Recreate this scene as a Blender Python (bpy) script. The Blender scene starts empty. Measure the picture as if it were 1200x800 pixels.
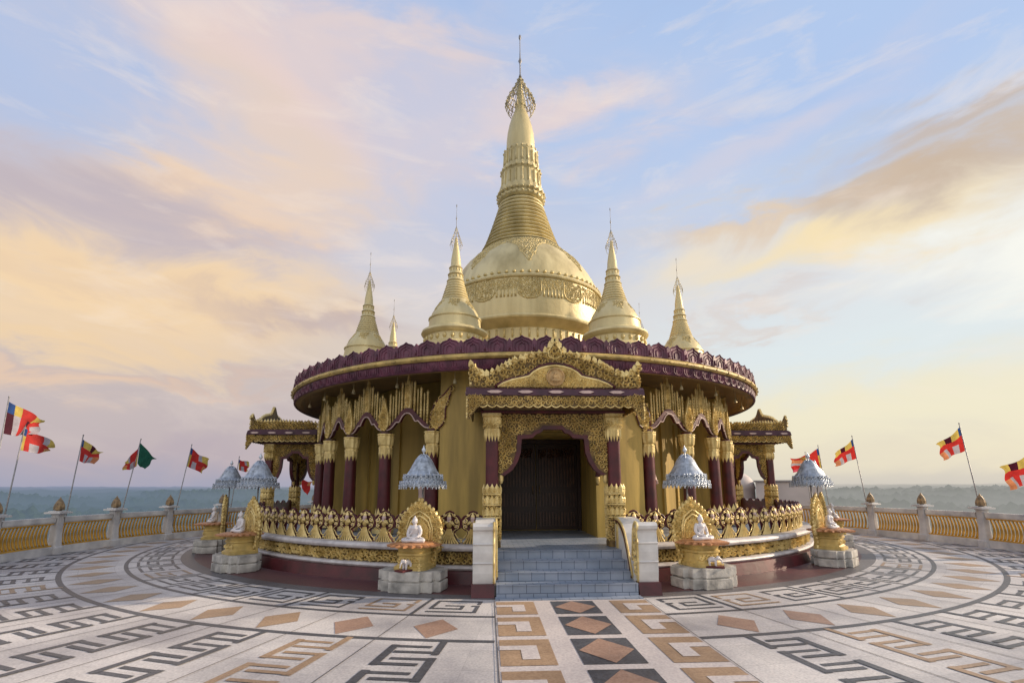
import bpy, bmesh, math, random
from math import sin, cos, pi, radians, degrees, hypot, atan2, sqrt
from mathutils import Vector, Matrix, noise
from mathutils.geometry import tessellate_polygon
random.seed(7)
SC = bpy.context.scene
COL = SC.collection

# ------------------------------------------------------------------ helpers
class MB:
    """collects vertices and faces (with a material index per face) for ONE mesh"""
    def __init__(s): s.v = []; s.f = []; s.m = []; s.sm = []
    def add(s, vs, fs, mi=0, smooth=False):
        o = len(s.v); s.v.extend([tuple(p) for p in vs])
        for f in fs: s.f.append(tuple(i + o for i in f)); s.m.append(mi); s.sm.append(smooth)
    def box(s, x0, x1, y0, y1, z0, z1, mi=0, fn=None):
        vs = [(x, y, z) for z in (z0, z1) for y in (y0, y1) for x in (x0, x1)]
        if fn: vs = [fn(*p) for p in vs]
        s.add(vs, [(0, 2, 3, 1), (4, 5, 7, 6), (0, 1, 5, 4), (2, 6, 7, 3), (0, 4, 6, 2), (1, 3, 7, 5)], mi)
    def lathe(s, prof, seg=24, c=(0, 0, 0), mod=None, mi=0, smooth=True, a0=0., a1=360., cap=False):
        full = abs(a1 - a0 - 360) < 1e-6
        n = seg if full else seg + 1
        vs = []
        for (r, z) in prof:
            for i in range(n):
                a = radians(a0 + (a1 - a0) * i / seg)
                rr = r * (mod(a, z) if mod else 1)
                vs.append((c[0] + rr * sin(a), c[1] - rr * cos(a), c[2] + z))
        fs = []
        for j in range(len(prof) - 1):
            for i in range(seg):
                k = (i + 1) % n if full else i + 1
                fs.append((j * n + i, j * n + k, (j + 1) * n + k, (j + 1) * n + i))
        s.add(vs, fs, mi, smooth)
        if cap and full:
            s.add(vs[:n], [tuple(range(n))[::-1]], mi); s.add(vs[-n:], [tuple(range(n))], mi)
    def tube(s, pts, r, seg=6, mi=0, smooth=True, cap=True):
        pts = [Vector(p) for p in pts]; n = len(pts)
        rs = r if isinstance(r, (list, tuple)) else [r] * n
        prev = None; vs = []
        for i, p in enumerate(pts):
            t = (pts[min(i + 1, n - 1)] - pts[max(i - 1, 0)])
            t = t.normalized() if t.length > 1e-9 else Vector((0, 0, 1))
            if prev is None:
                a = Vector((0, 0, 1)) if abs(t.z) < .9 else Vector((1, 0, 0))
                u = t.cross(a).normalized()
            else:
                u = (prev - t * prev.dot(t)); u = u.normalized() if u.length > 1e-6 else prev
            prev = u; w = t.cross(u)
            for k in range(seg):
                a = 2 * pi * k / seg; vs.append(p + (u * cos(a) + w * sin(a)) * rs[i])
        fs = [(i * seg + k, i * seg + (k + 1) % seg, (i + 1) * seg + (k + 1) % seg, (i + 1) * seg + k) for i in range(n - 1) for k in range(seg)]
        if cap: fs += [tuple(range(seg))[::-1], tuple((n - 1) * seg + k for k in range(seg))]
        s.add(vs, fs, mi, smooth)
    def ball(s, c, r, seg=10, rings=6, mi=0, rot=None):
        rx, ry, rz = r if isinstance(r, (tuple, list)) else (r, r, r)
        vs = []
        for j in range(rings + 1):
            b = -pi / 2 + pi * j / rings
            for i in range(seg):
                a = 2 * pi * i / seg
                v = Vector((rx * cos(b) * cos(a), ry * cos(b) * sin(a), rz * sin(b)))
                if rot: v = rot @ v
                vs.append(v + Vector(c))
        fs = [(j * seg + i, j * seg + (i + 1) % seg, (j + 1) * seg + (i + 1) % seg, (j + 1) * seg + i) for j in range(rings) for i in range(seg)]
        s.add(vs, fs, mi, True)
    def prism(s, poly, d0, d1, fn, mi=0, back=True):
        """poly [(u,w)], extruded from depth d0 to d1 and mapped by fn(u,w,d)"""
        n = len(poly)
        tri = [tuple(t) for t in tessellate_polygon([[Vector((p[0], p[1], 0)) for p in poly]])]
        vs = [fn(u, w, d1) for u, w in poly] + [fn(u, w, d0) for u, w in poly]
        fs = list(tri) + ([tuple(i + n for i in t[::-1]) for t in tri] if back else [])
        fs += [(i, i + n, (i + 1) % n + n, (i + 1) % n) for i in range(n)]
        s.add(vs, fs, mi)
    def ring(s, R0, R1, z0, z1, a0=0., a1=360., seg=120, mi=0, smooth=False):
        s.lathe([(R0, z0), (R1, z0)], seg, a0=a0, a1=a1, mi=mi, smooth=smooth)
        s.lathe([(R1, z0), (R1, z1)], seg, a0=a0, a1=a1, mi=mi, smooth=True)
        s.lathe([(R1, z1), (R0, z1)], seg, a0=a0, a1=a1, mi=mi, smooth=smooth)
        s.lathe([(R0, z1), (R0, z0)], seg, a0=a0, a1=a1, mi=mi, smooth=True)
    def xf(s, M, start=0):
        for i in range(start, len(s.v)): s.v[i] = tuple(M @ Vector(s.v[i]))
    def build(s, name, mats, parent=None):
        me = bpy.data.meshes.new(name); me.from_pydata(s.v, [], s.f)
        if not isinstance(mats, (list, tuple)): mats = [mats]
        for m in mats: me.materials.append(m)
        me.polygons.foreach_set('material_index', s.m); me.polygons.foreach_set('use_smooth', s.sm)
        bm = bmesh.new(); bm.from_mesh(me); bmesh.ops.recalc_face_normals(bm, faces=bm.faces[:]); bm.to_mesh(me); bm.free()
        me.update()
        o = bpy.data.objects.new(name, me); COL.objects.link(o)
        if parent: o.parent = parent
        return o

def tag(o, label=None, cat=None, group=None, kind=None):
    if label: o['label'] = label
    if cat: o['category'] = cat
    if group: o['group'] = group
    if kind: o['kind'] = kind
    return o
def empty(name, loc=(0, 0, 0), rz=0., label=None, cat=None, group=None):
    o = bpy.data.objects.new(name, None); COL.objects.link(o); o.location = loc; o.rotation_euler = (0, 0, rz)
    o.empty_display_size = .3
    return tag(o, label, cat, group)
def kids(o): return [c for c in COL.objects if c.parent == o]
def copy_tree(o, parent=None, table=None):
    c = o.copy(); COL.objects.link(c); c.parent = parent
    for ch in kids(o): copy_tree(ch, c)
    return c
def cyl(R, az0=0.):
    """map (u along the circle, w up, d outward) to a cylinder of radius R about the temple axis"""
    def f(u, w, d):
        a = radians(az0) + u / R
        return ((R + d) * sin(a), -(R + d) * cos(a), w)
    return f
def inside(p, poly):
    x, y = p; c = False; n = len(poly)
    for i in range(n):
        x1, y1 = poly[i]; x2, y2 = poly[(i + 1) % n]
        if (y1 > y) != (y2 > y) and x < (x2 - x1) * (y - y1) / (y2 - y1) + x1: c = not c
    return c
def scrolls(mb, poly, size, fn, d=.03, mi=0, rng=None, keep=1.0):
    """fills a polygon with carved spiral tendrils and leaves standing proud of it"""
    rng = rng or random
    xs = [p[0] for p in poly]; ys = [p[1] for p in poly]
    st = size * .92; j = 0; y = min(ys) + st * .45
    while y < max(ys):
        x = min(xs) + (st * .5 if j % 2 else st * .25)
        while x < max(xs):
            c = (x + rng.uniform(-.12, .12) * st, y + rng.uniform(-.12, .12) * st)
            if inside(c, poly) and rng.random() < keep:
                a0 = rng.uniform(0, 2 * pi); h = rng.choice((-1, 1)); N = 8; R = size * .52
                vs = []; wd = size * .165
                for i in range(N + 1):
                    t = i / N; a = a0 + h * t * 2 * pi * 1.15; r = R * (1 - .78 * t)
                    ca, sa = cos(a), sin(a); w2 = wd * (1 - .45 * t)
                    for (rr, dd) in ((r + w2, 0), (r, d), (r - w2, 0)):
                        vs.append(fn(c[0] + rr * ca, c[1] + rr * sa, dd))
                fs = []
                for i in range(N):
                    for k in range(2): fs.append((i * 3 + k, i * 3 + k + 1, i * 3 + k + 4, i * 3 + k + 3))
                mb.add(vs, fs, mi)
                # a leaf flicking off the tendril
                a = a0 + h * 1.0; ux, uy = cos(a), sin(a)
                b = (c[0] + ux * R * .95, c[1] + uy * R * .95); t2 = (c[0] + ux * R * 1.55 + uy * R * .3, c[1] + uy * R * 1.55 - ux * R * .3)
                mid = ((b[0] + t2[0]) / 2, (b[1] + t2[1]) / 2); q = size * .14
                mb.add([fn(b[0], b[1], 0), fn(mid[0] - uy * q, mid[1] + ux * q, 0), fn(t2[0], t2[1], d * .3), fn(mid[0] + uy * q, mid[1] - ux * q, 0), fn(mid[0], mid[1], d * 1.1)],
                       [(0, 1, 4), (1, 2, 4), (2, 3, 4), (3, 0, 4)], mi)
            x += st
        y += st * .9; j += 1

# ------------------------------------------------------------------ materials
def new_mat(name):
    m = bpy.data.materials.new(name); m.use_nodes = True; nt = m.node_tree
    return m, nt, nt.nodes['Principled BSDF']
def mat(name, c, rough=.6, metal=0., var=.18, scale=3., bump=0., bscale=20., spec=.5, c2=None, streak=False, coord='Object'):
    m, nt, b = new_mat(name); N = nt.nodes; L = nt.links
    tc = N.new('ShaderNodeTexCoord')
    mp = N.new('ShaderNodeMapping'); L.new(tc.outputs[coord], mp.inputs[0])
    if streak: mp.inputs['Scale'].default_value = (1, 1, .12)
    n = N.new('ShaderNodeTexNoise'); n.inputs['Scale'].default_value = scale; n.inputs['Detail'].default_value = 5
    L.new(mp.outputs[0], n.inputs['Vector'])
    r = N.new('ShaderNodeValToRGB')
    lo = c2 or tuple(x * (1 - var * 1.6) for x in c); hi = tuple(min(1, x * (1 + var)) for x in c)
    r.color_ramp.elements[0].position = .3; r.color_ramp.elements[0].color = (*lo, 1)
    r.color_ramp.elements[1].position = .68; r.color_ramp.elements[1].color = (*hi, 1)
    L.new(n.outputs['Fac'], r.inputs[0]); L.new(r.outputs[0], b.inputs['Base Color'])
    b.inputs['Roughness'].default_value = rough; b.inputs['Metallic'].default_value = metal
    b.inputs['Specular IOR Level'].default_value = spec
    if bump:
        n2 = N.new('ShaderNodeTexNoise'); n2.inputs['Scale'].default_value = bscale; n2.inputs['Detail'].default_value = 6
        L.new(tc.outputs[coord], n2.inputs['Vector'])
        bp = N.new('ShaderNodeBump'); bp.inputs['Strength'].default_value = bump; bp.inputs['Distance'].default_value = .02
        L.new(n2.outputs['Fac'], bp.inputs['Height']); L.new(bp.outputs[0], b.inputs['Normal'])
    return m
M = {}
M['stupa'] = mat('pale gold paint', (.72, .61, .33), .46, .15, .12, 2.2, .4, 9., c2=(.50, .41, .20), streak=True)
M['stupa_relief'] = mat('dull gold relief', (.66, .53, .24), .42, .25, .15, 5.)
M['gold'] = mat('carved gold paint', (.84, .66, .30), .38, .15, .22, 4., .3, 30., c2=(.52, .37, .12))
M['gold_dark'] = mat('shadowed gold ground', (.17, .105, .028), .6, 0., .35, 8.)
M['gold_ochre'] = mat('ochre gold panel', (.58, .42, .14), .5, .05, .25, 4., .2, 20.)
M['bronze'] = mat('weathered pale gold tin', (.58, .50, .30), .45, .3, .3, 5., .3, 25., c2=(.28, .24, .14))
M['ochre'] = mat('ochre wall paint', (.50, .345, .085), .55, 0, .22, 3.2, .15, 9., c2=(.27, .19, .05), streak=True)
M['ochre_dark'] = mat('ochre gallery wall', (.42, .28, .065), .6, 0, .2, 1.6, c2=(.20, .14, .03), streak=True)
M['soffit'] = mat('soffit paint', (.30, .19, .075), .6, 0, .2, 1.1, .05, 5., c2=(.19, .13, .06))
M['maroon'] = mat('maroon gloss paint', (.088, .011, .016), .42, 0, .3, 3., .1, 14., c2=(.04, .007, .010))
M['purple'] = mat('plum paint', (.15, .048, .08), .5, 0, .3, 4., .25, 24., c2=(.065, .02, .038))
M['pink_floor'] = mat('maroon floor tiles', (.12, .04, .04), .5, 0, .25, 2., c2=(.12, .04, .045))
M['white'] = mat('white paint', (.72, .71, .69), .45, 0, .07, 3., .06, 8., c2=(.52, .51, .50))
M['white_trim'] = mat('white trim paint', (.66, .63, .62), .5, 0, .1, 4., c2=(.45, .42, .42))
M['pinktrim'] = mat('pale pink trim', (.62, .46, .42), .5, 0, .1, 4.)
M['marble'] = mat('white figure paint', (.68, .65, .66), .35, 0, .05, 6.)
M['stone'] = mat('weathered stone block', (.52, .50, .46), .8, 0, .22, 4., .5, 22., c2=(.19, .185, .175))
M['silver'] = mat('silvered tin', (.60, .66, .74), .38, .4, .2, 8., .3, 40.)
M['silver_dark'] = mat('dull tin', (.40, .45, .52), .5, .4, .3, 12.)
M['steel'] = mat('weathered steel pole', (.30, .29, .29), .5, .3, .2, 12.)
M['dark'] = mat('dark void', (.012, .009, .012), .9, 0, .2, 3.)
M['bud'] = mat('aged brass bud', (.30, .20, .10), .55, .2, .35, 9., .3, 30., c2=(.12, .09, .06))
M['fence_gold'] = mat('fence gold paint', (.66, .36, .045), .4, .2, .22, 3., .15, 20.)
M['fence_white'] = mat('fence grey paint', (.70, .67, .63), .55, 0, .14, 2., .1, 10., c2=(.42, .41, .42))
M['medal'] = mat('rosy gold paint', (.58, .38, .17), .5, .1, .2, 9.)
M['eave'] = mat('dark plum paint', (.07, .02, .04), .5, 0, .2, 4.)
M['lotus'] = mat('terracotta lotus paint', (.50, .24, .11), .5, 0, .2, 6.)

def m_wood():
    m, nt, b = new_mat('dark carved door wood'); N = nt.nodes; L = nt.links
    tc = N.new('ShaderNodeTexCoord'); mp = N.new('ShaderNodeMapping'); mp.inputs['Scale'].default_value = (14, 14, .8)
    n = N.new('ShaderNodeTexNoise'); n.inputs['Scale'].default_value = 2; n.inputs['Detail'].default_value = 8
    L.new(tc.outputs['Object'], mp.inputs[0]); L.new(mp.outputs[0], n.inputs['Vector'])
    r = N.new('ShaderNodeValToRGB'); r.color_ramp.elements[0].color = (.010, .004, .003, 1); r.color_ramp.elements[1].color = (.055, .024, .013, 1)
    L.new(n.outputs['Fac'], r.inputs[0]); L.new(r.outputs[0], b.inputs['Base Color']); b.inputs['Roughness'].default_value = .45
    return m
M['wood'] = m_wood()
M['wood_slat'] = mat('worn brown slats', (.085, .040, .021), .42, 0, .3, 5., c2=(.03, .013, .008))

def m_stair():
    m, nt, b = new_mat('blue grey stair tile'); N = nt.nodes; L = nt.links
    tc = N.new('ShaderNodeTexCoord')
    br = N.new('ShaderNodeTexBrick'); br.offset = 0.5
    for k, v in (('Scale', 1.), ('Mortar Size', .006), ('Brick Width', .22), ('Row Height', .15), ('Mortar Smooth', .2)): br.inputs[k].default_value = v
    br.inputs['Color1'].default_value = (.27, .33, .42, 1); br.inputs['Color2'].default_value = (.33, .38, .46, 1); br.inputs['Mortar'].default_value = (.10, .13, .18, 1)
    sx = N.new('ShaderNodeSeparateXYZ'); L.new(tc.outputs['Object'], sx.inputs[0])
    ad = N.new('ShaderNodeMath'); ad.operation = 'ADD'; L.new(sx.outputs[1], ad.inputs[0]); L.new(sx.outputs[2], ad.inputs[1])
    cx = N.new('ShaderNodeCombineXYZ'); L.new(sx.outputs[0], cx.inputs[0]); L.new(ad.outputs[0], cx.inputs[1])
    L.new(cx.outputs[0], br.inputs['Vector'])
    n = N.new('ShaderNodeTexNoise'); n.inputs['Scale'].default_value = 2.2; n.inputs['Detail'].default_value = 6; L.new(tc.outputs['Object'], n.inputs['Vector'])
    mx = N.new('ShaderNodeMix'); mx.data_type = 'RGBA'; mx.blend_type = 'MULTIPLY'; mx.inputs[0].default_value = .6
    r = N.new('ShaderNodeValToRGB'); r.color_ramp.elements[0].position = .3; r.color_ramp.elements[0].color = (.55, .6, .65, 1); r.color_ramp.elements[1].position = .65; r.color_ramp.elements[1].color = (1.1, 1.05, 1.05, 1)
    L.new(n.outputs['Fac'], r.inputs[0]); L.new(br.outputs['Color'], mx.inputs[6]); L.new(r.outputs[0], mx.inputs[7]); L.new(mx.outputs[2], b.inputs['Base Color'])
    b.inputs['Roughness'].default_value = .42
    return m
M['stair'] = m_stair()

def m_paving(name, c1, c2, crack, rough=.42, blot=.45, slabs=False):
    """terrazzo: fine chips, light crazy veins, big damp blotches and dusty wear"""
    m, nt, b = new_mat(name); N = nt.nodes; L = nt.links
    tc = N.new('ShaderNodeTexCoord')
    n1 = N.new('ShaderNodeTexNoise'); n1.inputs['Scale'].default_value = 38; n1.inputs['Detail'].default_value = 3
    n2 = N.new('ShaderNodeTexNoise'); n2.inputs['Scale'].default_value = .55; n2.inputs['Detail'].default_value = 7; n2.inputs['Roughness'].default_value = .62
    nw = N.new('ShaderNodeTexNoise'); nw.inputs['Scale'].default_value = 3; nw.inputs['Detail'].default_value = 3
    for n in (n1, n2, nw): L.new(tc.outputs['Object'], n.inputs['Vector'])
    mw = N.new('ShaderNodeMix'); mw.data_type = 'VECTOR'; mw.inputs[0].default_value = .12
    L.new(tc.outputs['Object'], mw.inputs[4]); L.new(nw.outputs['Color'], mw.inputs[5])
    vo = N.new('ShaderNodeTexVoronoi'); vo.feature = 'DISTANCE_TO_EDGE'; vo.inputs['Scale'].default_value = 7.5; L.new(mw.outputs[1], vo.inputs['Vector'])
    r1 = N.new('ShaderNodeValToRGB'); r1.color_ramp.elements[0].position = .33; r1.color_ramp.elements[0].color = (*c2, 1); r1.color_ramp.elements[1].position = .62; r1.color_ramp.elements[1].color = (*c1, 1)
    L.new(n1.outputs['Fac'], r1.inputs[0])
    rv = N.new('ShaderNodeValToRGB'); rv.color_ramp.elements[0].position = 0.0; rv.color_ramp.elements[0].color = (1, 1, 1, 1); rv.color_ramp.elements[1].position = .035; rv.color_ramp.elements[1].color = (0, 0, 0, 1)
    L.new(vo.outputs['Distance'], rv.inputs[0])
    sc = N.new('ShaderNodeMath'); sc.operation = 'MULTIPLY'; sc.inputs[1].default_value = .45; L.new(rv.outputs[0], sc.inputs[0])
    m1 = N.new('ShaderNodeMix'); m1.data_type = 'RGBA'; L.new(sc.outputs[0], m1.inputs[0]); L.new(r1.outputs[0], m1.inputs[6]); m1.inputs[7].default_value = (*crack, 1)
    r2 = N.new('ShaderNodeValToRGB'); r2.color_ramp.elements[0].position = .34; r2.color_ramp.elements[0].color = (1 - blot, 1 - blot, 1 - blot * .9, 1); r2.color_ramp.elements[1].position = .62; r2.color_ramp.elements[1].color = (1.06, 1.04, 1.02, 1)
    L.new(n2.outputs['Fac'], r2.inputs[0])
    m2 = N.new('ShaderNodeMix'); m2.data_type = 'RGBA'; m2.blend_type = 'MULTIPLY'; m2.inputs[0].default_value = 1; L.new(m1.outputs[2], m2.inputs[6]); L.new(r2.outputs[0], m2.inputs[7])
    if slabs:
        def mth(op, p, q=None):
            k = N.new('ShaderNodeMath'); k.operation = op
            for i, v in enumerate((p, q)):
                if v is None: continue
                if isinstance(v, (int, float)): k.inputs[i].default_value = v
                else: L.new(v, k.inputs[i])
            return k.outputs[0]
        sp = N.new('ShaderNodeSeparateXYZ'); L.new(tc.outputs['Object'], sp.inputs[0]); x, y = sp.outputs[0], sp.outputs[1]
        rd = mth('SQRT', mth('ADD', mth('MULTIPLY', x, x), mth('MULTIPLY', y, y))); an = mth('DIVIDE', mth('ARCTAN2', x, mth('MULTIPLY', y, -1.)), radians(5.29) / 2)
        ra = mth('DIVIDE', rd, .606); fa = mth('FRACT', mth('ADD', an, 100.5)); fr = mth('FRACT', ra)
        cb = N.new('ShaderNodeCombineXYZ'); L.new(mth('FLOOR', mth('ADD', an, 100.5)), cb.inputs[0]); L.new(mth('FLOOR', ra), cb.inputs[1])
        wn = N.new('ShaderNodeTexWhiteNoise'); wn.noise_dimensions = '2D'; L.new(cb.outputs[0], wn.inputs['Vector'])
        g1 = mth('LESS_THAN', fr, .014); g2 = mth('LESS_THAN', mth('MULTIPLY', fa, rd), .20 * .8)
        gr = mth('MAXIMUM', g1, mth('MULTIPLY', g2, .8))
        va = mth('ADD', mth('MULTIPLY', wn.outputs['Value'], .13), .90); va = mth('SUBTRACT', va, mth('MULTIPLY', gr, .20))
        m4 = N.new('ShaderNodeVectorMath'); m4.operation = 'SCALE'; L.new(m2.outputs[2], m4.inputs[0]); L.new(va, m4.inputs['Scale']); L.new(m4.outputs[0], b.inputs['Base Color'])
    else: L.new(m2.outputs[2], b.inputs['Base Color'])
    rr = N.new('ShaderNodeMapRange'); rr.inputs['To Min'].default_value = rough - .12; rr.inputs['To Max'].default_value = rough + .2; L.new(n2.outputs['Fac'], rr.inputs['Value']); L.new(rr.outputs[0], b.inputs['Roughness'])
    bp = N.new('ShaderNodeBump'); bp.inputs['Strength'].default_value = .12; bp.inputs['Distance'].default_value = .01; L.new(n1.outputs['Fac'], bp.inputs['Height']); L.new(bp.outputs[0], b.inputs['Normal'])
    return m
M['pv_white'] = m_paving('white terrazzo', (.72, .695, .67), (.54, .52, .505), (.76, .69, .66), slabs=True)
M['pv_pale'] = m_paving('pale terrazzo strip', (.66, .61, .58), (.52, .47, .46), (.70, .62, .58), blot=.2)
M['pv_dark'] = m_paving('charcoal terrazzo', (.115, .12, .135), (.06, .063, .07), (.16, .16, .17))
M['pv_tan'] = m_paving('sandstone terrazzo', (.46, .32, .20), (.34, .225, .14), (.50, .36, .24))
M['pv_rose'] = m_paving('rose terrazzo', (.46, .30, .22), (.35, .22, .16), (.5, .37, .29))
M['pv_grey'] = m_paving('grey border slabs', (.17, .16, .165), (.11, .105, .11), (.2, .19, .19))
M['pv_pink'] = m_paving('maroon border slabs', (.17, .065, .065), (.10, .04, .045), (.2, .10, .09))

# ------------------------------------------------------------------ terrace floor
TCX, TCY, TR = 0., -4.3, 12.9
def build_floor():
    mb = MB(); S = ['pv_white', 'pv_dark', 'pv_tan', 'pv_pale', 'pv_rose', 'pv_grey', 'pv_pink']; I = {k: i for i, k in enumerate(S)}
    # slab: a disc that reaches a little past the balustrade, lengthened towards the viewer's side
    def edge(a):
        x, y = sin(a), -cos(a); R = TR + .28
        return (TCX + x * R, TCY + y * R if y > 0 else TCY + y * (R + 6.5))
    n = 144; top = [(*edge(2 * pi * i / n), 0.) for i in range(n)]; bot = [(p[0], p[1], -.5) for p in top]
    mb.add(top + bot, [tuple(range(n)), tuple(range(2 * n - 1, n - 1, -1))] + [(i, (i + 1) % n, (i + 1) % n + n, i + n) for i in range(n)], 0)
    def sheet(R0, R1, a0, a1, z, mi, seg=4):
        mb.lathe([(R0, z), (R1, z)], seg, a0=a0, a1=a1, mi=I[mi], smooth=False)
    Z = .004
    sheet(9.0, 9.98, 0, 360, Z, 'pv_pink', 180); sheet(9.98, 10.27, 0, 360, Z, 'pv_grey', 180)
    sheet(11.28, 11.36, 6.0, 354.0, Z, 'pv_dark', 180); sheet(12.37, 12.46, 5.55, 354.45, Z, 'pv_dark', 180)
    st = 5.29
    def cell_line(pts, az, hw, R0, R1, wd, mi, flip):
        """a line laid out in cell units: u 0..1 across azimuth, v 0..1 outward; wd = width in metres"""
        for (p, q) in zip(pts[:-1], pts[1:]):
            def P(u, v):
                a = az + (-hw + 2 * hw * (1 - u if flip else u)); R = R0 + (R1 - R0) * v
                return Vector((R * sin(radians(a)), -R * cos(radians(a)), 0))
            A, B = P(*p), P(*q); t = (B - A).normalized(); nn = Vector((-t.y, t.x, 0)) * wd / 2; e = t * wd / 2
            vs = [A - e - nn, B + e - nn, B + e + nn, A - e + nn]
            mb.add([(v.x, v.y, Z + .0007 * (len(mb.f) % 6)) for v in vs], [(0, 1, 2, 3)], I[mi])
    for side in (-1, 1):
        for k in range(0, 33):
            az = side * (9.35 + st * k)
            if abs(az) > 178: continue
            fl = side > 0
            tan = k % 6 == 1
            c = 'pv_tan' if tan else 'pv_dark'
            # spiral key in the inner ring
            cell_line([(.88, .30), (.88, .10), (.12, .10), (.12, .66), (.62, .66), (.62, .44), (.34, .44)], az, 2.3, 10.36, 11.2, .055, c, fl)
            cell_line([(.12, .88), (.88, .88), (.88, .44), (.80, .44)], az, 2.3, 10.36, 11.2, .055, c, fl)
            if not tan: cell_line([(0, -.05), (0, 1.08)], az, 2.62, 10.33, 11.22, .05, 'pv_dark', fl)
            # rhombus in the middle ring
            v = []
            for (da, R) in ((-1.42, 11.93), (.05, 11.5), (1.42, 11.86), (-.02, 12.34)):
                a = radians(az + da * side); v.append((R * sin(a), -R * cos(a), Z))
            mb.add(v, [(0, 1, 2, 3)], I['pv_rose' if k < 2 else 'pv_tan'])
            # hairline joints
            for (Ra, Rb, off) in ((11.36, 12.37, st / 2), (12.46, 16.6, st / 2)):
                cell_line([(.5, 0), (.5, 1)], az + off * side, .1, Ra, Rb, .012, 'pv_grey', fl)
            # key band running outwards
            per = .80; hw = 1.28; nrep = 6
            for q in range(nrep):
                R0 = 12.66 + per * q; R1 = R0 + per
                for (u0, v0) in ((0.04, 0.), (.96, .49)):
                    iu = .74 if u0 < .5 else .26
                    cell_line([(u0, v0), (u0, v0 + .70)], az, hw, R0, R1, .095, c, fl)
                    for vv in (v0, v0 + .70): cell_line([(u0, vv), (iu, vv)], az, hw, R0, R1, .066, c, fl)
                if q == 0:
                    cell_line([(.96, -.25), (.96, .27)], az, hw, R0, R1, .085, c, fl); cell_line([(.96, .23), (.2, .23)], az, hw, R0, R1, .062, c, fl)
    # straight entrance path
    y0 = -10.33; y1 = -17.6
    zz = .012
    def rect(x0, x1, ya, yb, mi, z=zz):
        mb.add([(x0, ya, z), (x0, yb, z), (x1, yb, z), (x1, ya, z)], [(0, 1, 2, 3)], I[mi])
    rect(-1.17, 1.17, y0, y1, 'pv_pale', .008)
    for k in range(0, 8):
        ya = -(10.33 + k) if k else -10.42; yb = -(11.18 + k); h = yb - ya
        rect(-.325, .325, ya, yb, 'pv_dark')
        mb.add([(0, ya - .015, zz + .004), (-.30, (ya + yb) / 2, zz + .004), (0, yb + .015, zz + .004), (.30, (ya + yb) / 2, zz + .004)], [(0, 1, 2, 3)], I['pv_rose'])
        for s in (-1, 1):
            def X(u): return s * (.58 + .57 * (1 - u)) if True else 0
            xa, xb = X(0), X(1)
            rect(min(xa, xb), max(xa, xb), ya, yb, 'pv_tan')
            q0, q1 = sorted((X(.0), X(.40))); rect(q0, q1, ya + h * .27, ya + h * .44, 'pv_pale', zz + .004)
            q0, q1 = sorted((X(.40), X(.72))); rect(q0, q1, ya + h * .27, ya + h * .80, 'pv_pale', zz + .004)
    for s in (-1.175, 1.175): rect(s - .006, s + .006, y0, y1, 'pv_grey', zz + .003)
    o = mb.build('terrace_floor', [M[k] for k in S]); tag(o, kind='structure')
build_floor()

# ------------------------------------------------------------------ the pagoda
PAG = empty('pagoda', (0, 0, 0), 0, 'great round golden pagoda with plum roof rim, gilded porches and a tall central stupa', 'pagoda')

def build_plinth():
    mb = MB(); mb.lathe([(9.16, 0), (9.10, .22), (8.6, .22)], 160, smooth=False)
    p = mb.build('plinth', M['maroon'], PAG)
    for z0, z1, Rr in ((.22, .30, 9.0), (.56, .665, 8.98)):
        mb = MB(); mb.lathe([(8.6, z0), (Rr - .02, z0), (Rr, z0 + .02), (Rr + .012, (z0 + z1) / 2), (Rr, z1 - .02), (Rr - .03, z1), (8.4, z1)], 160, a0=8.6, a1=351.4, smooth=False)
        mb.build('ledge', M['white_trim'], p)
    mb = MB(); mb.lathe([(8.84, .30), (8.84, .56)], 160, a0=8.6, a1=351.4); fb = mb
    L = radians(180 - 9) * 8.84
    for s in (-1, 1):
        L = 8.84 * radians(112)
        poly = [(s * 8.84 * radians(8.8), .32), (s * L, .32), (s * L, .545), (s * 8.84 * radians(8.8), .545)]
        scrolls(fb, poly, .125, cyl(8.845), .045, 1)
    fb.build('scroll_frieze', [M['gold_dark'], M['gold']], p)
    mb = MB(); mb.lathe([(0.01, .6), (8.45, .6)], 120, smooth=False); mb.build('platform_floor', M['stair'], p)
    return p
build_plinth()

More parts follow.
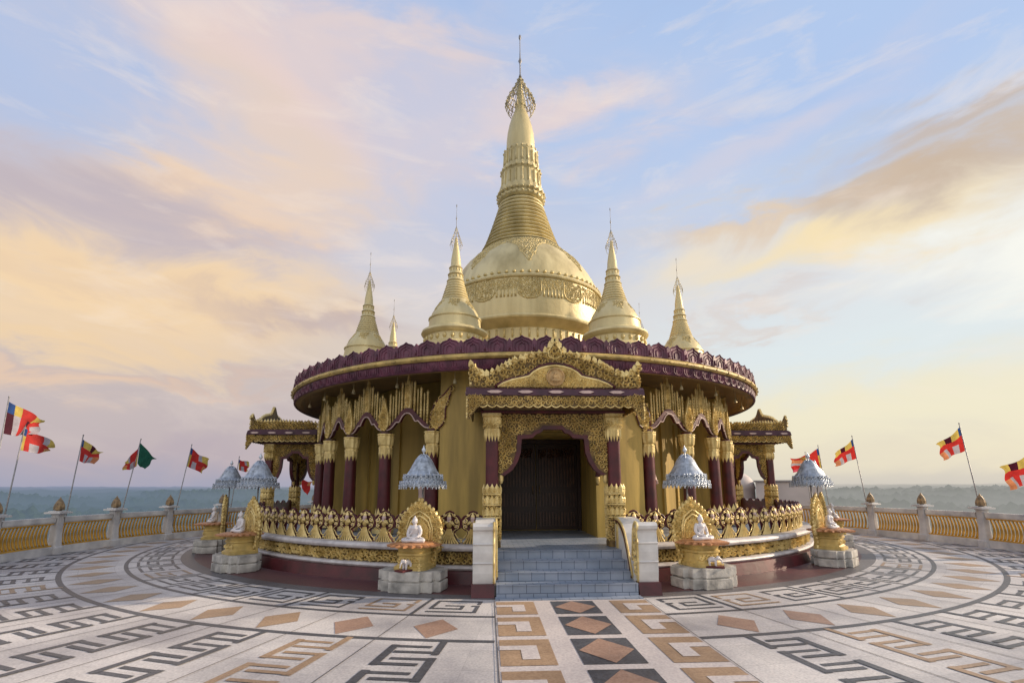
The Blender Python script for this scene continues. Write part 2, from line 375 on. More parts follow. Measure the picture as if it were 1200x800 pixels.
def build_figures():
    """one winged devotee panel of the platform railing, copied round the platform"""
    def f(u, w, d): return (u, -d, w)
    ol = MB()
    arch = [(-.205, .34), (-.225, .45), (-.16, .55), (-.09, .575), (-.06, .63), (0, .655), (.06, .63), (.09, .575), (.16, .55), (.225, .45), (.205, .34)]
    poly = [(-.20, 0), (.20, 0), (.15, .05), (.09, .16), (.11, .26), (.205, .32)] + [(p[0], p[1]) for p in arch[::-1]] + [(-.205, .32), (-.11, .26), (-.09, .16), (-.15, .05)]
    ol.prism(poly, -.02, .03, f)
    pts = [f(p[0], p[1], .03) for p in [(-.12, .27)] + arch + [(.12, .27)]]
    ol.tube(pts, .017, 5)
    g = MB(); inn = [f(p[0] * .80, .655 - (.655 - p[1]) * .93 - .03, .035) for p in arch]
    g.tube([f(-.13, .05, .04), f(-.07, .16, .045), f(-.08, .26, .045)] + inn + [f(.08, .26, .045), f(.07, .16, .045), f(.13, .05, .04)], .0085, 4)
    g.ball(f(0, .505, .06), (.043, .04, .05), 8, 6, 1); g.lathe([(.04, 0), (.032, .03), (.012, .06), (.004, .085)], 6, f(0, .54, .055))
    g.ball(f(0, .40, .055), (.06, .04, .085), 8, 6)
    for s in (-1, 1):
        g.tube([f(s * .045, .45, .06), f(s * .10, .37, .08), f(s * .07, .40, .095), f(s * .012, .45, .10)], [.022, .022, .018, .014], 5)
        g.ball(f(s * .012, .455, .10), (.016, .014, .028), 6, 4, 1)
        for (cx_, cy_, r_, a_) in ((.145, .455, .052, 1.9), (.125, .345, .048, -1.4), (.085, .575, .026, 2.6)):
            sp = [f(s * (cx_ + r_ * (1 - t * .8) * cos(a_ + t * 7)), cy_ + r_ * (1 - t * .8) * sin(a_ + t * 7), .045 + .01 * t) for t in [i / 9 for i in range(10)]]
            g.tube(sp, [.010 + .006 * sin(i / 9 * 3.1) for i in range(10)], 5)
            g.ball(f(s * cx_, cy_, .045), (r_ * .42, .02, r_ * .42), 6, 4, 1)
        g.tube([f(s * .10, .22, .045), f(s * .16, .12, .045), f(s * .205, .09, .04), f(s * .225, .11, .03)], [.010, .012, .012, .008], 5)
        g.ball(f(s * .21, .055, .03), (.028, .02, .03), 6, 4)
    for k in range(-3, 4):
        x = k * .05; g.tube([f(k * .010, .31, .06), f(x * .45, .19, .07), f(x * .75, .09, .06), f(x * 1.08, .015, .05)], [.012, .014, .014, .018], 4, smooth=False)
    g.prism([(-.03, .30), (.03, .30), (.08, .12), (.14, .01), (-.14, .01), (-.08, .12)], .03, .05, f, 2)
    fig = g.build('balustrade_figure', [M['gold'], M['pinktrim'], M['gold_dark']], PAG)
    fig['label'] = 'gold winged devotee figure edged in maroon'
    out = ol.build('outline_plate', M['maroon'], fig)
    first = True
    for s in (-1, 1):
        for k in range(0, 30):
            az = s * (10.35 + 3.06 * k)
            if abs(az) > 99: break
            if first: o = fig; first = False
            else: o = copy_tree(fig, PAG)
            o.location = (8.66 * sin(radians(az)), -8.66 * cos(radians(az)), .655)
            o.rotation_euler = (0, 0, radians(az)); o.scale = (1.10, 1, .95)
build_figures()

GAZ = [22.0, 33.5, 45.0, 56.5, 68.0]
RC = 6.93
def leaf_collar(mb, c, r, z0, z1, n=12, up=False, mi=0, mod=None, lift=.012):
    """a ring of pointed leaves lying on a shaft"""
    for i in range(n):
        a = 2 * pi * i / n; da = pi / n
        def P(an, z, e):
            rr = (r + e) * (mod(an, z) if mod else 1); return (c[0] + rr * sin(an), c[1] - rr * cos(an), c[2] + z)
        b, t = (z0, z1) if up else (z1, z0); m = b + (t - b) * .5
        mb.add([P(a - da, b, lift), P(a + da, b, lift), P(a + da * .95, m, lift * 1.3), P(a, t, lift * .4), P(a - da * .95, m, lift * 1.3), P(a, m, lift * 2.6), P(a, b, lift * 2.4)],
               [(0, 6, 5, 4), (6, 1, 2, 5), (2, 3, 5), (4, 5, 3)], mi)
def build_gallery():
    # shaft, capital, base share meshes through copy()
    sh = MB(); sh.lathe([(.165, .0), (.16, .5), (.15, 1.2), (.142, 2.45)], 16)
    shaft = sh.build('column', M['maroon'], PAG)
    cp = MB(); lob = lambda a, z: 1 + .05 * cos(a * 10)
    cp.lathe([(.14, 1.72), (.165, 1.73), (.165, 1.765), (.15, 1.78), (.15, 1.80), (.175, 1.83), (.19, 1.93), (.2, 2.03), (.185, 2.06), (.205, 2.07), (.205, 2.10), (.12, 2.10)], 40, mod=lob, smooth=False)
    leaf_collar(cp, (0, 0, 0), .143, 1.47, 1.74, 9, lift=.010); cp.ring(.12, .158, 1.62, 1.645, seg=20)
    cp.v = [(x, y, z + .3) for x, y, z in cp.v]
    cap = cp.build('capital', M['gold'], shaft)
    bs = MB(); bs.lathe([(.26, 0), (.26, .08), (.21, .1), (.23, .16), (.2, .2), (.2, .26), (.23, .3), (.17, .34)], 20, smooth=False); leaf_collar(bs, (0, 0, 0), .17, .3, .6, 8, up=True)
    bas = bs.build('column_base', M['gold'], shaft)
    first = True
    for s in (-1, 1):
        for a in GAZ:
            if first: o = shaft; first = False
            else: o = copy_tree(shaft, PAG)
            o.location = (RC * sin(radians(s * a)), -RC * cos(radians(s * a)), .64); o.rotation_euler = (0, 0, radians(s * a))
    # arches between the columns
    half = radians(5.75) * RC
    low = [(0, 3.515), (.10, 3.505), (.19, 3.455), (.27, 3.38), (.32, 3.315), (.36, 3.30), (.46, 3.31), (.52, 3.27), (.62, 3.20), (.72, 3.15), (.84, 3.125), (1, 3.12)]
    mar = [(0, 3.65), (.12, 3.64), (.24, 3.59), (.36, 3.50), (.50, 3.42), (.62, 3.34), (.76, 3.25), (.9, 3.19), (1, 3.17)]
    up = [(0, 4.46), (.10, 4.42), (.18, 4.36), (.33, 4.24), (.5, 4.15), (.68, 4.07), (.85, 4.02), (1, 3.98)]
    def ip(tab, t):
        for (a, b), (c, d) in zip(tab[:-1], tab[1:]):
            if t <= c: return b + (d - b) * (t - a) / (c - a + 1e-9)
        return tab[-1][1]
    def arch():
        fn = lambda u, w, d: (RC * 0 + (RC + d) * sin(u / RC), -(RC + d) * cos(u / RC) + RC, w)
        lowp = [(-t * half, z) for t, z in low[::-1]] + [(t * half, z) for t, z in low[1:]]
        mp = [(-t * half, z) for t, z in mar[::-1]] + [(t * half, z) for t, z in mar[1:]]
        bk = [(t * half, ip(mar, abs(t)) - .03 + (ip(up, abs(t)) - ip(mar, abs(t))) * .34) for t in (.96, .6, .3, 0, -.3, -.6, -.96)]
        g = MB(); g.prism([(-half * .96, 3.15)] + [(u, z - .03) for u, z in mp[1:-1]] + [(half * .96, 3.15)] + bk, -.03, .0, fn, 1)
        n = 15
        for i in range(n):
            t = -1 + 2 * (i + .5) / n
            if abs(t) > .88 or abs(t) < .05: continue
            zt = ip(up, abs(t)) + (.03 if i % 2 else -.07); zb = ip(mar, abs(t)) - .02; u = t * half
            r = .027 if i % 2 else .018
            g.tube([fn(u, zb, .03), fn(u, zt - .09, .03), fn(u, zt - .07, .03), fn(u, zt, .03)], [r, r * .95, r * 1.3, r * .2], 6)
            if i % 2:
                for q in range(int((zt - zb - .1) / .075)): g.ball(fn(u, zb + .05 + q * .075, .035), (r * 1.35, r * 1.35, .02), 6, 4)
        g.prism([(-.085, 3.62), (.085, 3.62), (.085, 4.20), (.06, 4.25), (.03, 4.34), (0, 4.47), (-.03, 4.34), (-.06, 4.25), (-.085, 4.20)], -.01, .06, fn, 0)
        scrolls(g, [(-.075, 3.66), (.075, 3.66), (.075, 4.22), (-.075, 4.22)], .075, lambda u, w, d: fn(u, w, .06 + d), .025, 0)
        for q in (-.085, .085): g.tube([fn(q, 3.62, .06), fn(q, 4.22, .06)], .012, 4)
        o = g.build('gallery_arch', [M['gold'], M['gold_dark']], PAG)
        b = MB(); offs = []
        pl = lowp
        b.prism(pl + mp[::-1], -.02, .065, fn); b.build('arch_border', M['maroon'], o)
        w = MB(); w.tube([fn(u, z + .004, .07) for u, z in pl], .016, 5); w.build('arch_edging', M['pinktrim'], o)
        return o
    a0 = arch(); first = True
    for s in (-1, 1):
        for k in range(4):
            a = radians(s * (GAZ[k] + GAZ[k + 1]) / 2)
            if first: o = a0; first = False
            else: o = copy_tree(a0, PAG)
            # the arch's own arc passes through its origin; put that on the colonnade circle
            o.location = (RC * sin(a), -RC * cos(a), 0); o.rotation_euler = (0, 0, a)
    # flame leaves above each column and the big curling flames at the ends
    def f(u, w, d): return (u, -d, w)
    fl = MB(); pol = [(-.04, 0), (-.13, .10), (-.15, .26), (-.12, .42), (-.07, .54), (-.04, .66), (0, .82), (.04, .66), (.07, .54), (.12, .42), (.15, .26), (.13, .10), (.04, 0)]
    fl.prism(pol, 0, .05, f, 1); scrolls(fl, pol, .10, lambda u, w, d: f(u, w, .05 + d), .035, 0)
    fl.tube([f(p[0], p[1], .05) for p in pol], .014, 5)
    flo = fl.build('flame_leaf', [M['gold'], M['gold_ochre']], PAG); first = True
    for s in (-1, 1):
        for a in GAZ[1:]:
            o = flo if first else copy_tree(flo, PAG); first = False
            a = radians(s * a); o.location = ((RC + .06) * sin(a), -(RC + .06) * cos(a), 3.12); o.rotation_euler = (0, 0, a)
    for s in (-1, 1):
        fl = MB(); pol = [(.10, 0), (-.06, -.02), (-.20, .08), (-.27, .26), (-.27, .45), (-.33, .62), (-.40, .82), (-.44, 1.02), (-.33, .92), (-.22, .80), (-.10, .72), (-.0, .60), (.08, .44), (.12, .25)]
        pol = [(p[0] * -s, p[1]) for p in pol]
        ff = lambda u, w, d: f(-u, w, d)
        pol2 = [(-p[0], p[1]) for p in pol]
        fl.prism(pol2, 0, .05, f, 1); scrolls(fl, pol2, .135, lambda u, w, d: f(u, w, .05 + d), .04, 0)
        o = fl.build('corner_flame', [M['gold'], M['gold_ochre']], PAG)
        e = MB(); e.tube([f(p[0], p[1], .05) for p in pol2] + [f(pol2[0][0], pol2[0][1], .05)], .02, 5); e.build('flame_outline', M['maroon'], o)
        a = radians(s * 21.2); o.location = ((RC + .05) * sin(a), -(RC + .05) * cos(a), 3.1); o.rotation_euler = (0, 0, a)
build_gallery()

def build_walls():
    # bays behind the porches stand out to the colonnade; between them the gallery wall is set back
    RB, RI = 7.0, 5.45; wall = None
    zt = 4.60
    # front bay leaves the door recess open
    ph = degrees(math.asin(1.2 / RB))
    for c in (0, 90, 270):
        mb = MB()
        if c == 0:
            for s in (-1, 1):
                a0, a1 = sorted((s * ph, s * 20.2)); mb.lathe([(RB, .6), (RB, zt)], 8, a0=a0, a1=a1)
            mb.lathe([(RB, 2.98), (RB, zt)], 8, a0=-ph, a1=ph)
        else: mb.lathe([(RB, .6), (RB, zt)], 20, a0=c - 20.2, a1=c + 20.2)
        for s in (-1, 1):
            a = radians(c + s * 20.2); mb.add([(R * sin(a), -R * cos(a), z) for R in (RI, RB) for z in (.6, zt)], [(0, 1, 3, 2)])
        wl = mb.build('drum_wall', M['ochre'], PAG); wall = wall or wl
    gi = MB()
    for (a0, a1) in ((20.2, 69.8), (110.2, 249.8), (290.2, 339.8)): gi.lathe([(RI, .6), (RI, zt)], 30, a0=a0, a1=a1)
    for s in (-1, 1):
        for a in (27.75, 39.25, 50.75, 62.25):
            a = radians(s * a)
            # flat pilasters and dark niches on the gallery wall
            fn = lambda u, w, d, a=a: ((RI + d) * sin(a + u / RI), -(RI + d) * cos(a + u / RI), w)
            for q in (-.5, .5): gi.prism([(q - .09, .6), (q + .09, .6), (q + .09, 3.6), (q - .09, 3.6)], 0, .06, fn)
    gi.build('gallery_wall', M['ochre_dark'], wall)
    # recess leading to the door
    r = MB(); yb, yf = -4.9, -7.0
    for s in (-1, 1):
        r.add([(s * 1.2, -sqrt(RB * RB - 1.44) + .0, z) for z in (.6, 2.98)] + [(s * 1.2, yb, z) for z in (.6, 2.98)], [(0, 1, 3, 2)])
    r.add([(-1.2, -6.9, 2.98), (1.2, -6.9, 2.98), (1.2, yb, 2.98), (-1.2, yb, 2.98)], [(0, 1, 2, 3)])
    r.add([(-1.2, yb - .0, .6), (1.2, yb, .6), (1.2, yb, 2.98), (-1.2, yb, 2.98)], [(0, 1, 2, 3)])
    r.build('entrance_recess', M['ochre'], wall)
    # door
    d = MB(); d.box(-1.19, 1.19, -5.04, -4.92, 2.86, 2.97)
    for s in (-1, 1): d.box(*sorted((s * 1.10, s * 1.19)), -5.04, -4.92, .61, 2.86)
    door = d.build('entrance_door', M['wood'], PAG)
    for s in (-1, 1):
        l = MB(); x0, x1 = sorted((s * .012, s * 1.095)); l.box(x0, x1, -4.97, -4.93, .63, 2.85)
        w = x1 - x0
        for (za, zb) in ((.68, 1.12), (1.18, 1.62), (1.68, 2.80)):
            l.box(x0 + .03, x1 - .03, -4.99, -4.972, za, za + .045); l.box(x0 + .03, x1 - .03, -4.99, -4.972, zb - .045, zb)
            for q in range(12):
                xx = x0 + .05 + (w - .1) * (q + .5) / 12
                l.box(xx - .022, xx + .022, -5.01, -4.972, za + .045, zb - .045, 1)
            if zb > 2: scrolls(l, [(x0 + .06, 2.5), (x1 - .06, 2.5), (x1 - .06, 2.74), (x0 + .06, 2.74)], .13, lambda u, w2, d2: (u, -5.01 - d2, w2), .02, 1)
        l.box(x0, x0 + .05, -5.0, -4.971, .63, 2.85); l.box(x1 - .05, x1, -5.0, -4.971, .63, 2.85)
        lf = l.build('door_leaf', [M['wood'], M['wood_slat']], door)
        h = MB(); h.tube([(s * .09, -5.0, 1.55), (s * .09, -5.05, 1.55), (s * .09, -5.05, 1.75), (s * .09, -5.0, 1.75)], .012, 6); h.build('handle', M['bud'], lf)
build_walls()

def build_roof():
    r = MB()
    r.lathe([(5.3, 4.62), (6.95, 4.62), (7.5, 4.42), (7.60, 4.30), (7.76, 4.30), (7.76, 4.52)], 180, smooth=False)
    r.lathe([(7.7, 4.70), (7.0, 4.75), (6.7, 4.75), (6.7, 5.0), (5.2, 5.1), (3.4, 5.2), (3.4, 5.7), (2.6, 5.7)], 120, smooth=False)
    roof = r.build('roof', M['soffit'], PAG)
    # lower plum fascia with upright petals
    f = MB(); f.lathe([(7.765, 4.285), (7.80, 4.285), (7.80, 4.52)], 180)
    n = 150
    for i in range(n):
        a = 360 / n * i; fn = cyl(7.80, a); w = .13
        pts = [(-w, 4.49), (-w, 4.37), (-w * .6, 4.32), (0, 4.30), (w * .6, 4.32), (w, 4.37), (w, 4.49)]
        f.tube([fn(u, z, .008) for u, z in pts], .014, 4, smooth=False)
        f.tube([fn(u * .45, 4.37 + (z - 4.37) * .7, .008) for u, z in pts], .011, 4, smooth=False)
    f.build('fascia', M['purple'], roof)
    b = MB(); b.lathe([(7.80, 4.52), (7.86, 4.52), (7.90, 4.56), (7.90, 4.60), (7.86, 4.64), (7.80, 4.66), (7.6, 4.68)], 180, smooth=False)
    for i in range(90):
        fn = cyl(7.90, 4 * i + 2); b.prism([(-.07, 4.56), (0, 4.545), (.07, 4.56), (.03, 4.60), (-.03, 4.60)], -.01, .02, fn)
    b.build('gold_band', M['gold_ochre'], roof)
    c = MB(); c.lathe([(7.72, 4.64), (7.80, 4.66), (7.80, 4.86), (7.76, 4.90), (7.72, 4.86)], 180, smooth=False)
    for i in range(90):
        fn = cyl(7.80, 4 * i)
        big = [(-.205, 4.67), (-.22, 4.82), (-.205, 4.91), (-.15, 4.95), (-.06, 4.975), (0, 5.02), (.06, 4.975), (.15, 4.95), (.205, 4.91), (.22, 4.82), (.205, 4.67)]
        c.prism(big, -.05, .012, fn)
        c.tube([fn(u, z, .015) for u, z in big], .018, 4, smooth=False)
        c.tube([fn(u * .68, 4.67 + (z - 4.67) * .78, .015) for u, z in big], .013, 4, smooth=False)
        c.tube([fn(u * .32, 4.70 + (z - 4.67) * .5, .015) for u, z in big], .012, 4, smooth=False)
        fn = cyl(7.80, 4 * i + 2)
        sm = [(-.07, 4.67), (-.065, 4.88), (0, 4.97), (.065, 4.88), (.07, 4.67)]
        c.prism(sm, -.05, .03, fn); c.tube([fn(0, 4.70, .04), fn(0, 4.83, .045)], [.028, .01], 5)
    c.build('cresting', M['purple'], roof)
    # small wind bells under the soffit
    bl = MB()
    for s in (-1, 1):
        for a in (27.75, 39.25, 50.75, 62.25, 16):
            a = radians(s * a); p = (7.42 * sin(a), -7.42 * cos(a), 4.12)
            bl.tube([(p[0], p[1], 4.45), p], .006, 4); bl.lathe([(.012, .06), (.03, .04), (.045, -.03), (.05, -.05)], 8, p)
    bl.build('wind_bells', M['bronze'], roof)
build_roof()

def ipz(prof, z):
    for (r0, z0), (r1, z1) in zip(prof[:-1], prof[1:]):
        if (z0 <= z <= z1) or (z1 <= z <= z0): return r0 + (r1 - r0) * (z - z0) / (z1 - z0 + 1e-9)
    return prof[-1][0]
def petals(mb, c, r, z0, z1, n, up=True, d=.03, mi=0):
    leaf_collar(mb, c, r, z0, z1, n, up, mi, lift=d)
def hti(parent, c, r, z0, z1, zt, n=12):
    """the pierced metal umbrella crown and its rod"""
    m = MB(); H = z1 - z0
    for t, q in ((0, 1), (.16, .92), (.34, .74), (.52, .52), (.72, .3), (.9, .14)):
        rr = r * q; z = z0 + H * t
        m.tube([(c[0] + rr * sin(2 * pi * i / 16), c[1] - rr * cos(2 * pi * i / 16), z) for i in range(17)], r * .035, 4)
        k = max(6, int(n * q))
        for i in range(k):
            a = 2 * pi * i / k
            p = Vector((c[0] + rr * sin(a), c[1] - rr * cos(a), z))
            o = Vector((sin(a), -cos(a), 0))
            m.tube([p, p + o * r * .13 + Vector((0, 0, -H * .06)), p + o * r * .1 + Vector((0, 0, -H * .15))], [r * .03, r * .045, r * .012], 4)
    for i in range(n):
        a = 2 * pi * i / n
        m.tube([(c[0] + r * q * sin(a), c[1] - r * q * cos(a), z0 + H * t) for t, q in ((-.02, 1.0), (.16, .92), (.34, .74), (.52, .52), (.72, .3), (1., .06))], r * .022, 4)
        m.tube([(c[0] + r * q * sin(a), c[1] - r * q * cos(a), z0 + H * t) for t, q in ((-.42, .72), (-.3, .95), (-.1, 1.08), (.1, .98))], r * .02, 4)
    o = m.build('umbrella_crown', M['bronze'], parent)
    k = MB(); h = zt - z1; s = r
    k.lathe([(s * .12, z1 - .02), (s * .05, z1 + h * .06), (s * .045, z1 + h * .3), (s * .14, z1 + h * .36), (s * .05, z1 + h * .44), (s * .03, z1 + h * .6), (s * .03, z1 + h * .86), (s * .09, z1 + h * .9), (s * .09, z1 + h * .96), (.003, z1 + h)], 8, c)
    k.build('finial_rod', M['steel'], parent)
def build_main_stupa():
    TILT = Matrix.Translation((0, 0, 8)) @ Matrix.Rotation(radians(0), 4, 'Y') @ Matrix.Translation((0, 0, -8))
    C0 = (.06, 0, 0)
    bell = [(2.74, 5.6), (2.74, 6.5), (2.64, 6.54), (2.64, 6.9), (2.70, 6.94), (2.74, 6.96), (3.0, 7.15), (3.02, 7.2), (2.98, 7.27), (3.0, 7.6), (2.99, 8.0), (2.93, 8.52), (2.99, 8.54), (3.01, 8.59), (2.99, 8.64), (2.90, 8.66), (2.83, 8.9), (2.70, 9.22), (2.50, 9.57), (2.25, 9.93), (1.97, 10.22), (1.72, 10.46), (1.56, 10.64)]
    m = MB(); m.lathe(bell, 96, C0)
    m.sm = [True] * len(m.sm)
    st = m.build('central_stupa', M['stupa'], PAG)
    st['label'] = 'tall central stupa in pale gold'
    mod = st.modifiers.new('e', 'EDGE_SPLIT'); mod.split_angle = radians(28)
    # relief on the bell
    rl = MB(); rng = random.Random(3)
    smooth_prof = [(2.98, 7.27), (3.0, 7.6), (2.99, 8.0), (2.93, 8.52)]
    sh_prof = [(2.90, 8.66), (2.83, 8.9), (2.70, 9.22), (2.50, 9.57), (2.25, 9.93), (1.97, 10.22), (1.72, 10.46), (1.56, 10.64)]
    def surf(prof, R, a0):
        def fn(u, w, d):
            a = radians(a0) + u / R; r = ipz(prof, w) + d; return (C0[0] + r * sin(a), -r * cos(a), w)
        return fn
    for k in range(12):
        fn = surf(smooth_prof, 2.95, 30 * k)
        pan = [(-.36, 8.46), (-.38, 8.05), (-.34, 7.90), (-.2, 7.80), (0, 7.77), (.2, 7.80), (.34, 7.90), (.38, 8.05), (.36, 8.46)]
        scrolls(rl, pan, .11, fn, .017, 0, rng); rl.tube([fn(u, w, .01) for u, w in pan], .022, 4)
        scrolls(rl, [(.44, 8.10), (1.12, 8.10), (1.12, 8.46), (.44, 8.46)], .11, fn, .016, 0, rng)
        for q in (-.46, .46, .60, .72, .84, .96, 1.08):
            rl.tube([fn(q, 8.14, .005), fn(q, 7.95, .008), fn(q, 7.84, .005)], [.020, .026, .034], 5)
    for k in range(8):
        fn = surf(sh_prof, 2.2, 45 * k)
        tri = [(-.86, 10.58), (-.84, 10.34), (-.55, 10.22), (-.34, 10.02), (-.26, 9.72), (-.12, 9.48), (0, 9.2), (.12, 9.48), (.26, 9.72), (.34, 10.02), (.55, 10.22), (.84, 10.34), (.86, 10.58)]
        scrolls(rl, tri, .13, fn, .018, 0, rng); rl.tube([fn(u, w, .01) for u, w in tri[1:-1]], .016, 4)
    for k in range(72):
        a = radians(5 * k); rl.ball((C0[0] + 2.93 * sin(a), -2.93 * cos(a), 8.73), .06, 6, 4)
    for k in range(60):
        a = radians(6 * k); rl.tube([(C0[0] + 2.65 * sin(a), -2.65 * cos(a), 6.58), (C0[0] + 2.65 * sin(a), -2.65 * cos(a), 6.87)], .035, 5)
    rl.build('bell_relief', M['stupa_relief'], st)
    # ringed cone
    m = MB(); pr = []; n = 12; z = 10.84
    for i in range(n):
        t = i / n; z = 10.64 + 2.15 * t; r = 1.54 - .72 * t ** .84; h = 2.15 / n
        pr += [(r * .93, z), (r * .99, z + h * .10), (r * 1.02, z + h * .32), (r * 1.0, z + h * .55), (r * .93, z + h * .68), (r * .90, z + h * .95)]
    m.lathe(pr, 64, (0, 0, 0)); o = m.build('ringed_cone', M['stupa'], st); o.modifiers.new('e', 'EDGE_SPLIT').split_angle = radians(60)
    # lotus mouldings
    m = MB()
    m.lathe([(.80, 12.79), (.90, 12.84), (.94, 12.9), (.90, 12.96), (.84, 13.0), (.86, 13.05), (.96, 13.12), (.86, 13.2), (.80, 13.3), (.76, 13.5), (.73, 13.95), (.72, 14.0), (.78, 14.06), (.82, 14.12), (.76, 14.2), (.70, 14.26), (.67, 14.4), (.65, 14.8), (.65, 14.9), (.70, 14.96), (.66, 15.02), (.60, 15.08), (.56, 15.2)], 48)
    for z0, z1, r, nn in ((13.22, 13.98, .76, 18), (14.28, 14.88, .67, 18)):
        for k in range(nn):
            a = 2 * pi * k / nn; m.tube([(r * 1.02 * sin(a), -r * 1.02 * cos(a), z0), (r * .99 * sin(a), -r * .99 * cos(a), z1)], [.062, .052], 6)
    for z, r, nn in ((13.08, .95, 26), (14.12, .80, 22), (15.0, .68, 20), (12.92, .93, 26)):
        for k in range(nn):
            a = 2 * pi * k / nn; m.ball((r * sin(a), -r * cos(a), z), (.05, .05, .06), 6, 4)
    petals(m, (0, 0, 0), .86, 13.1, 13.42, 20, True, .02); petals(m, (0, 0, 0), .72, 14.12, 14.36, 20, True, .02)
    m.build('lotus_mouldings', M['stupa'], st).data.materials
    m = MB(); m.lathe([(.56, 15.12), (.575, 15.3), (.565, 15.6), (.53, 15.95), (.46, 16.3), (.37, 16.62), (.27, 16.9), (.21, 17.1), (.19, 17.2), (.23, 17.24), (.19, 17.28), (.15, 17.7), (.05, 18.5)], 40)
    m.build('banana_bud', M['stupa'], st)
    hti(st, (0, 0, 0), .56, 17.35, 18.62, 20.66, 22)
build_main_stupa()

def build_small_stupas():
    bell = [(1.0, 4.7), (1.0, 5.35), (.92, 5.38), (.80, 5.46), (.78, 5.66), (.86, 5.70), (.90, 5.76), (.88, 5.82), (.78, 5.86), (.72, 5.90), (.70, 6.0), (.69, 6.14), (.715, 6.16), (.715, 6.19), (.66, 6.21), (.63, 6.32), (.56, 6.45), (.46, 6.60), (.385, 6.72)]
    z = 6.72; r = .38
    for i in range(7):
        t = i / 7; zz = 6.72 + .55 * t; rr = .375 - .155 * t; h = .55 / 7
        bell += [(rr * .95, zz), (rr * 1.02, zz + h * .3), (rr, zz + h * .6), (rr * .9, zz + h * .95)]
    bell += [(.22, 7.27), (.245, 7.30), (.22, 7.34), (.195, 7.38), (.185, 7.46), (.22, 7.49), (.19, 7.53), (.17, 7.58), (.165, 7.66), (.19, 7.69), (.155, 7.73), (.14, 7.78), (.13, 7.95), (.10, 8.15), (.065, 8.35), (.03, 8.6)]
    m = MB(); m.lathe(bell, 40); st = m.build('small_stupa', M['stupa'], PAG); st.modifiers.new('e', 'EDGE_SPLIT').split_angle = radians(40)
    st['label'] = 'small pale gold stupa on the roof'
    rl = MB(); pr = [(.66, 6.21), (.63, 6.32), (.56, 6.45), (.46, 6.60), (.385, 6.72)]
    for k in range(6):
        fn = lambda u, w, d, k=k: ((ipz(pr, w) + d) * sin(radians(60 * k) + u / .5), -(ipz(pr, w) + d) * cos(radians(60 * k) + u / .5), w)
        scrolls(rl, [(-.2, 6.70), (-.15, 6.55), (0, 6.36), (.15, 6.55), (.2, 6.70)], .075, fn, .012)
    for k in range(24):
        a = 2 * pi * k / 24
        rl.ball((.80 * sin(a), -.80 * cos(a), 5.56), (.05, .05, .08), 6, 4)
        if k % 2: rl.ball((.19 * sin(a), -.19 * cos(a), 7.42), (.022, .022, .05), 5, 4); rl.ball((.165 * sin(a), -.165 * cos(a), 7.62), (.02, .02, .05), 5, 4)
    rl.build('stupa_relief', M['stupa_relief'], st)
    hti(st, (0, 0, 0), .155, 8.42, 8.92, 9.62, 8)
    first = True
    for a in (22.5, -22.5, 67.5, -67.5, 112.5, -112.5, 157.5, -157.5):
        o = st if first else copy_tree(st, PAG); first = False
        R = 5.7237; o.location = (R * sin(radians(a)), -R * cos(radians(a)), 0)
build_small_stupas()

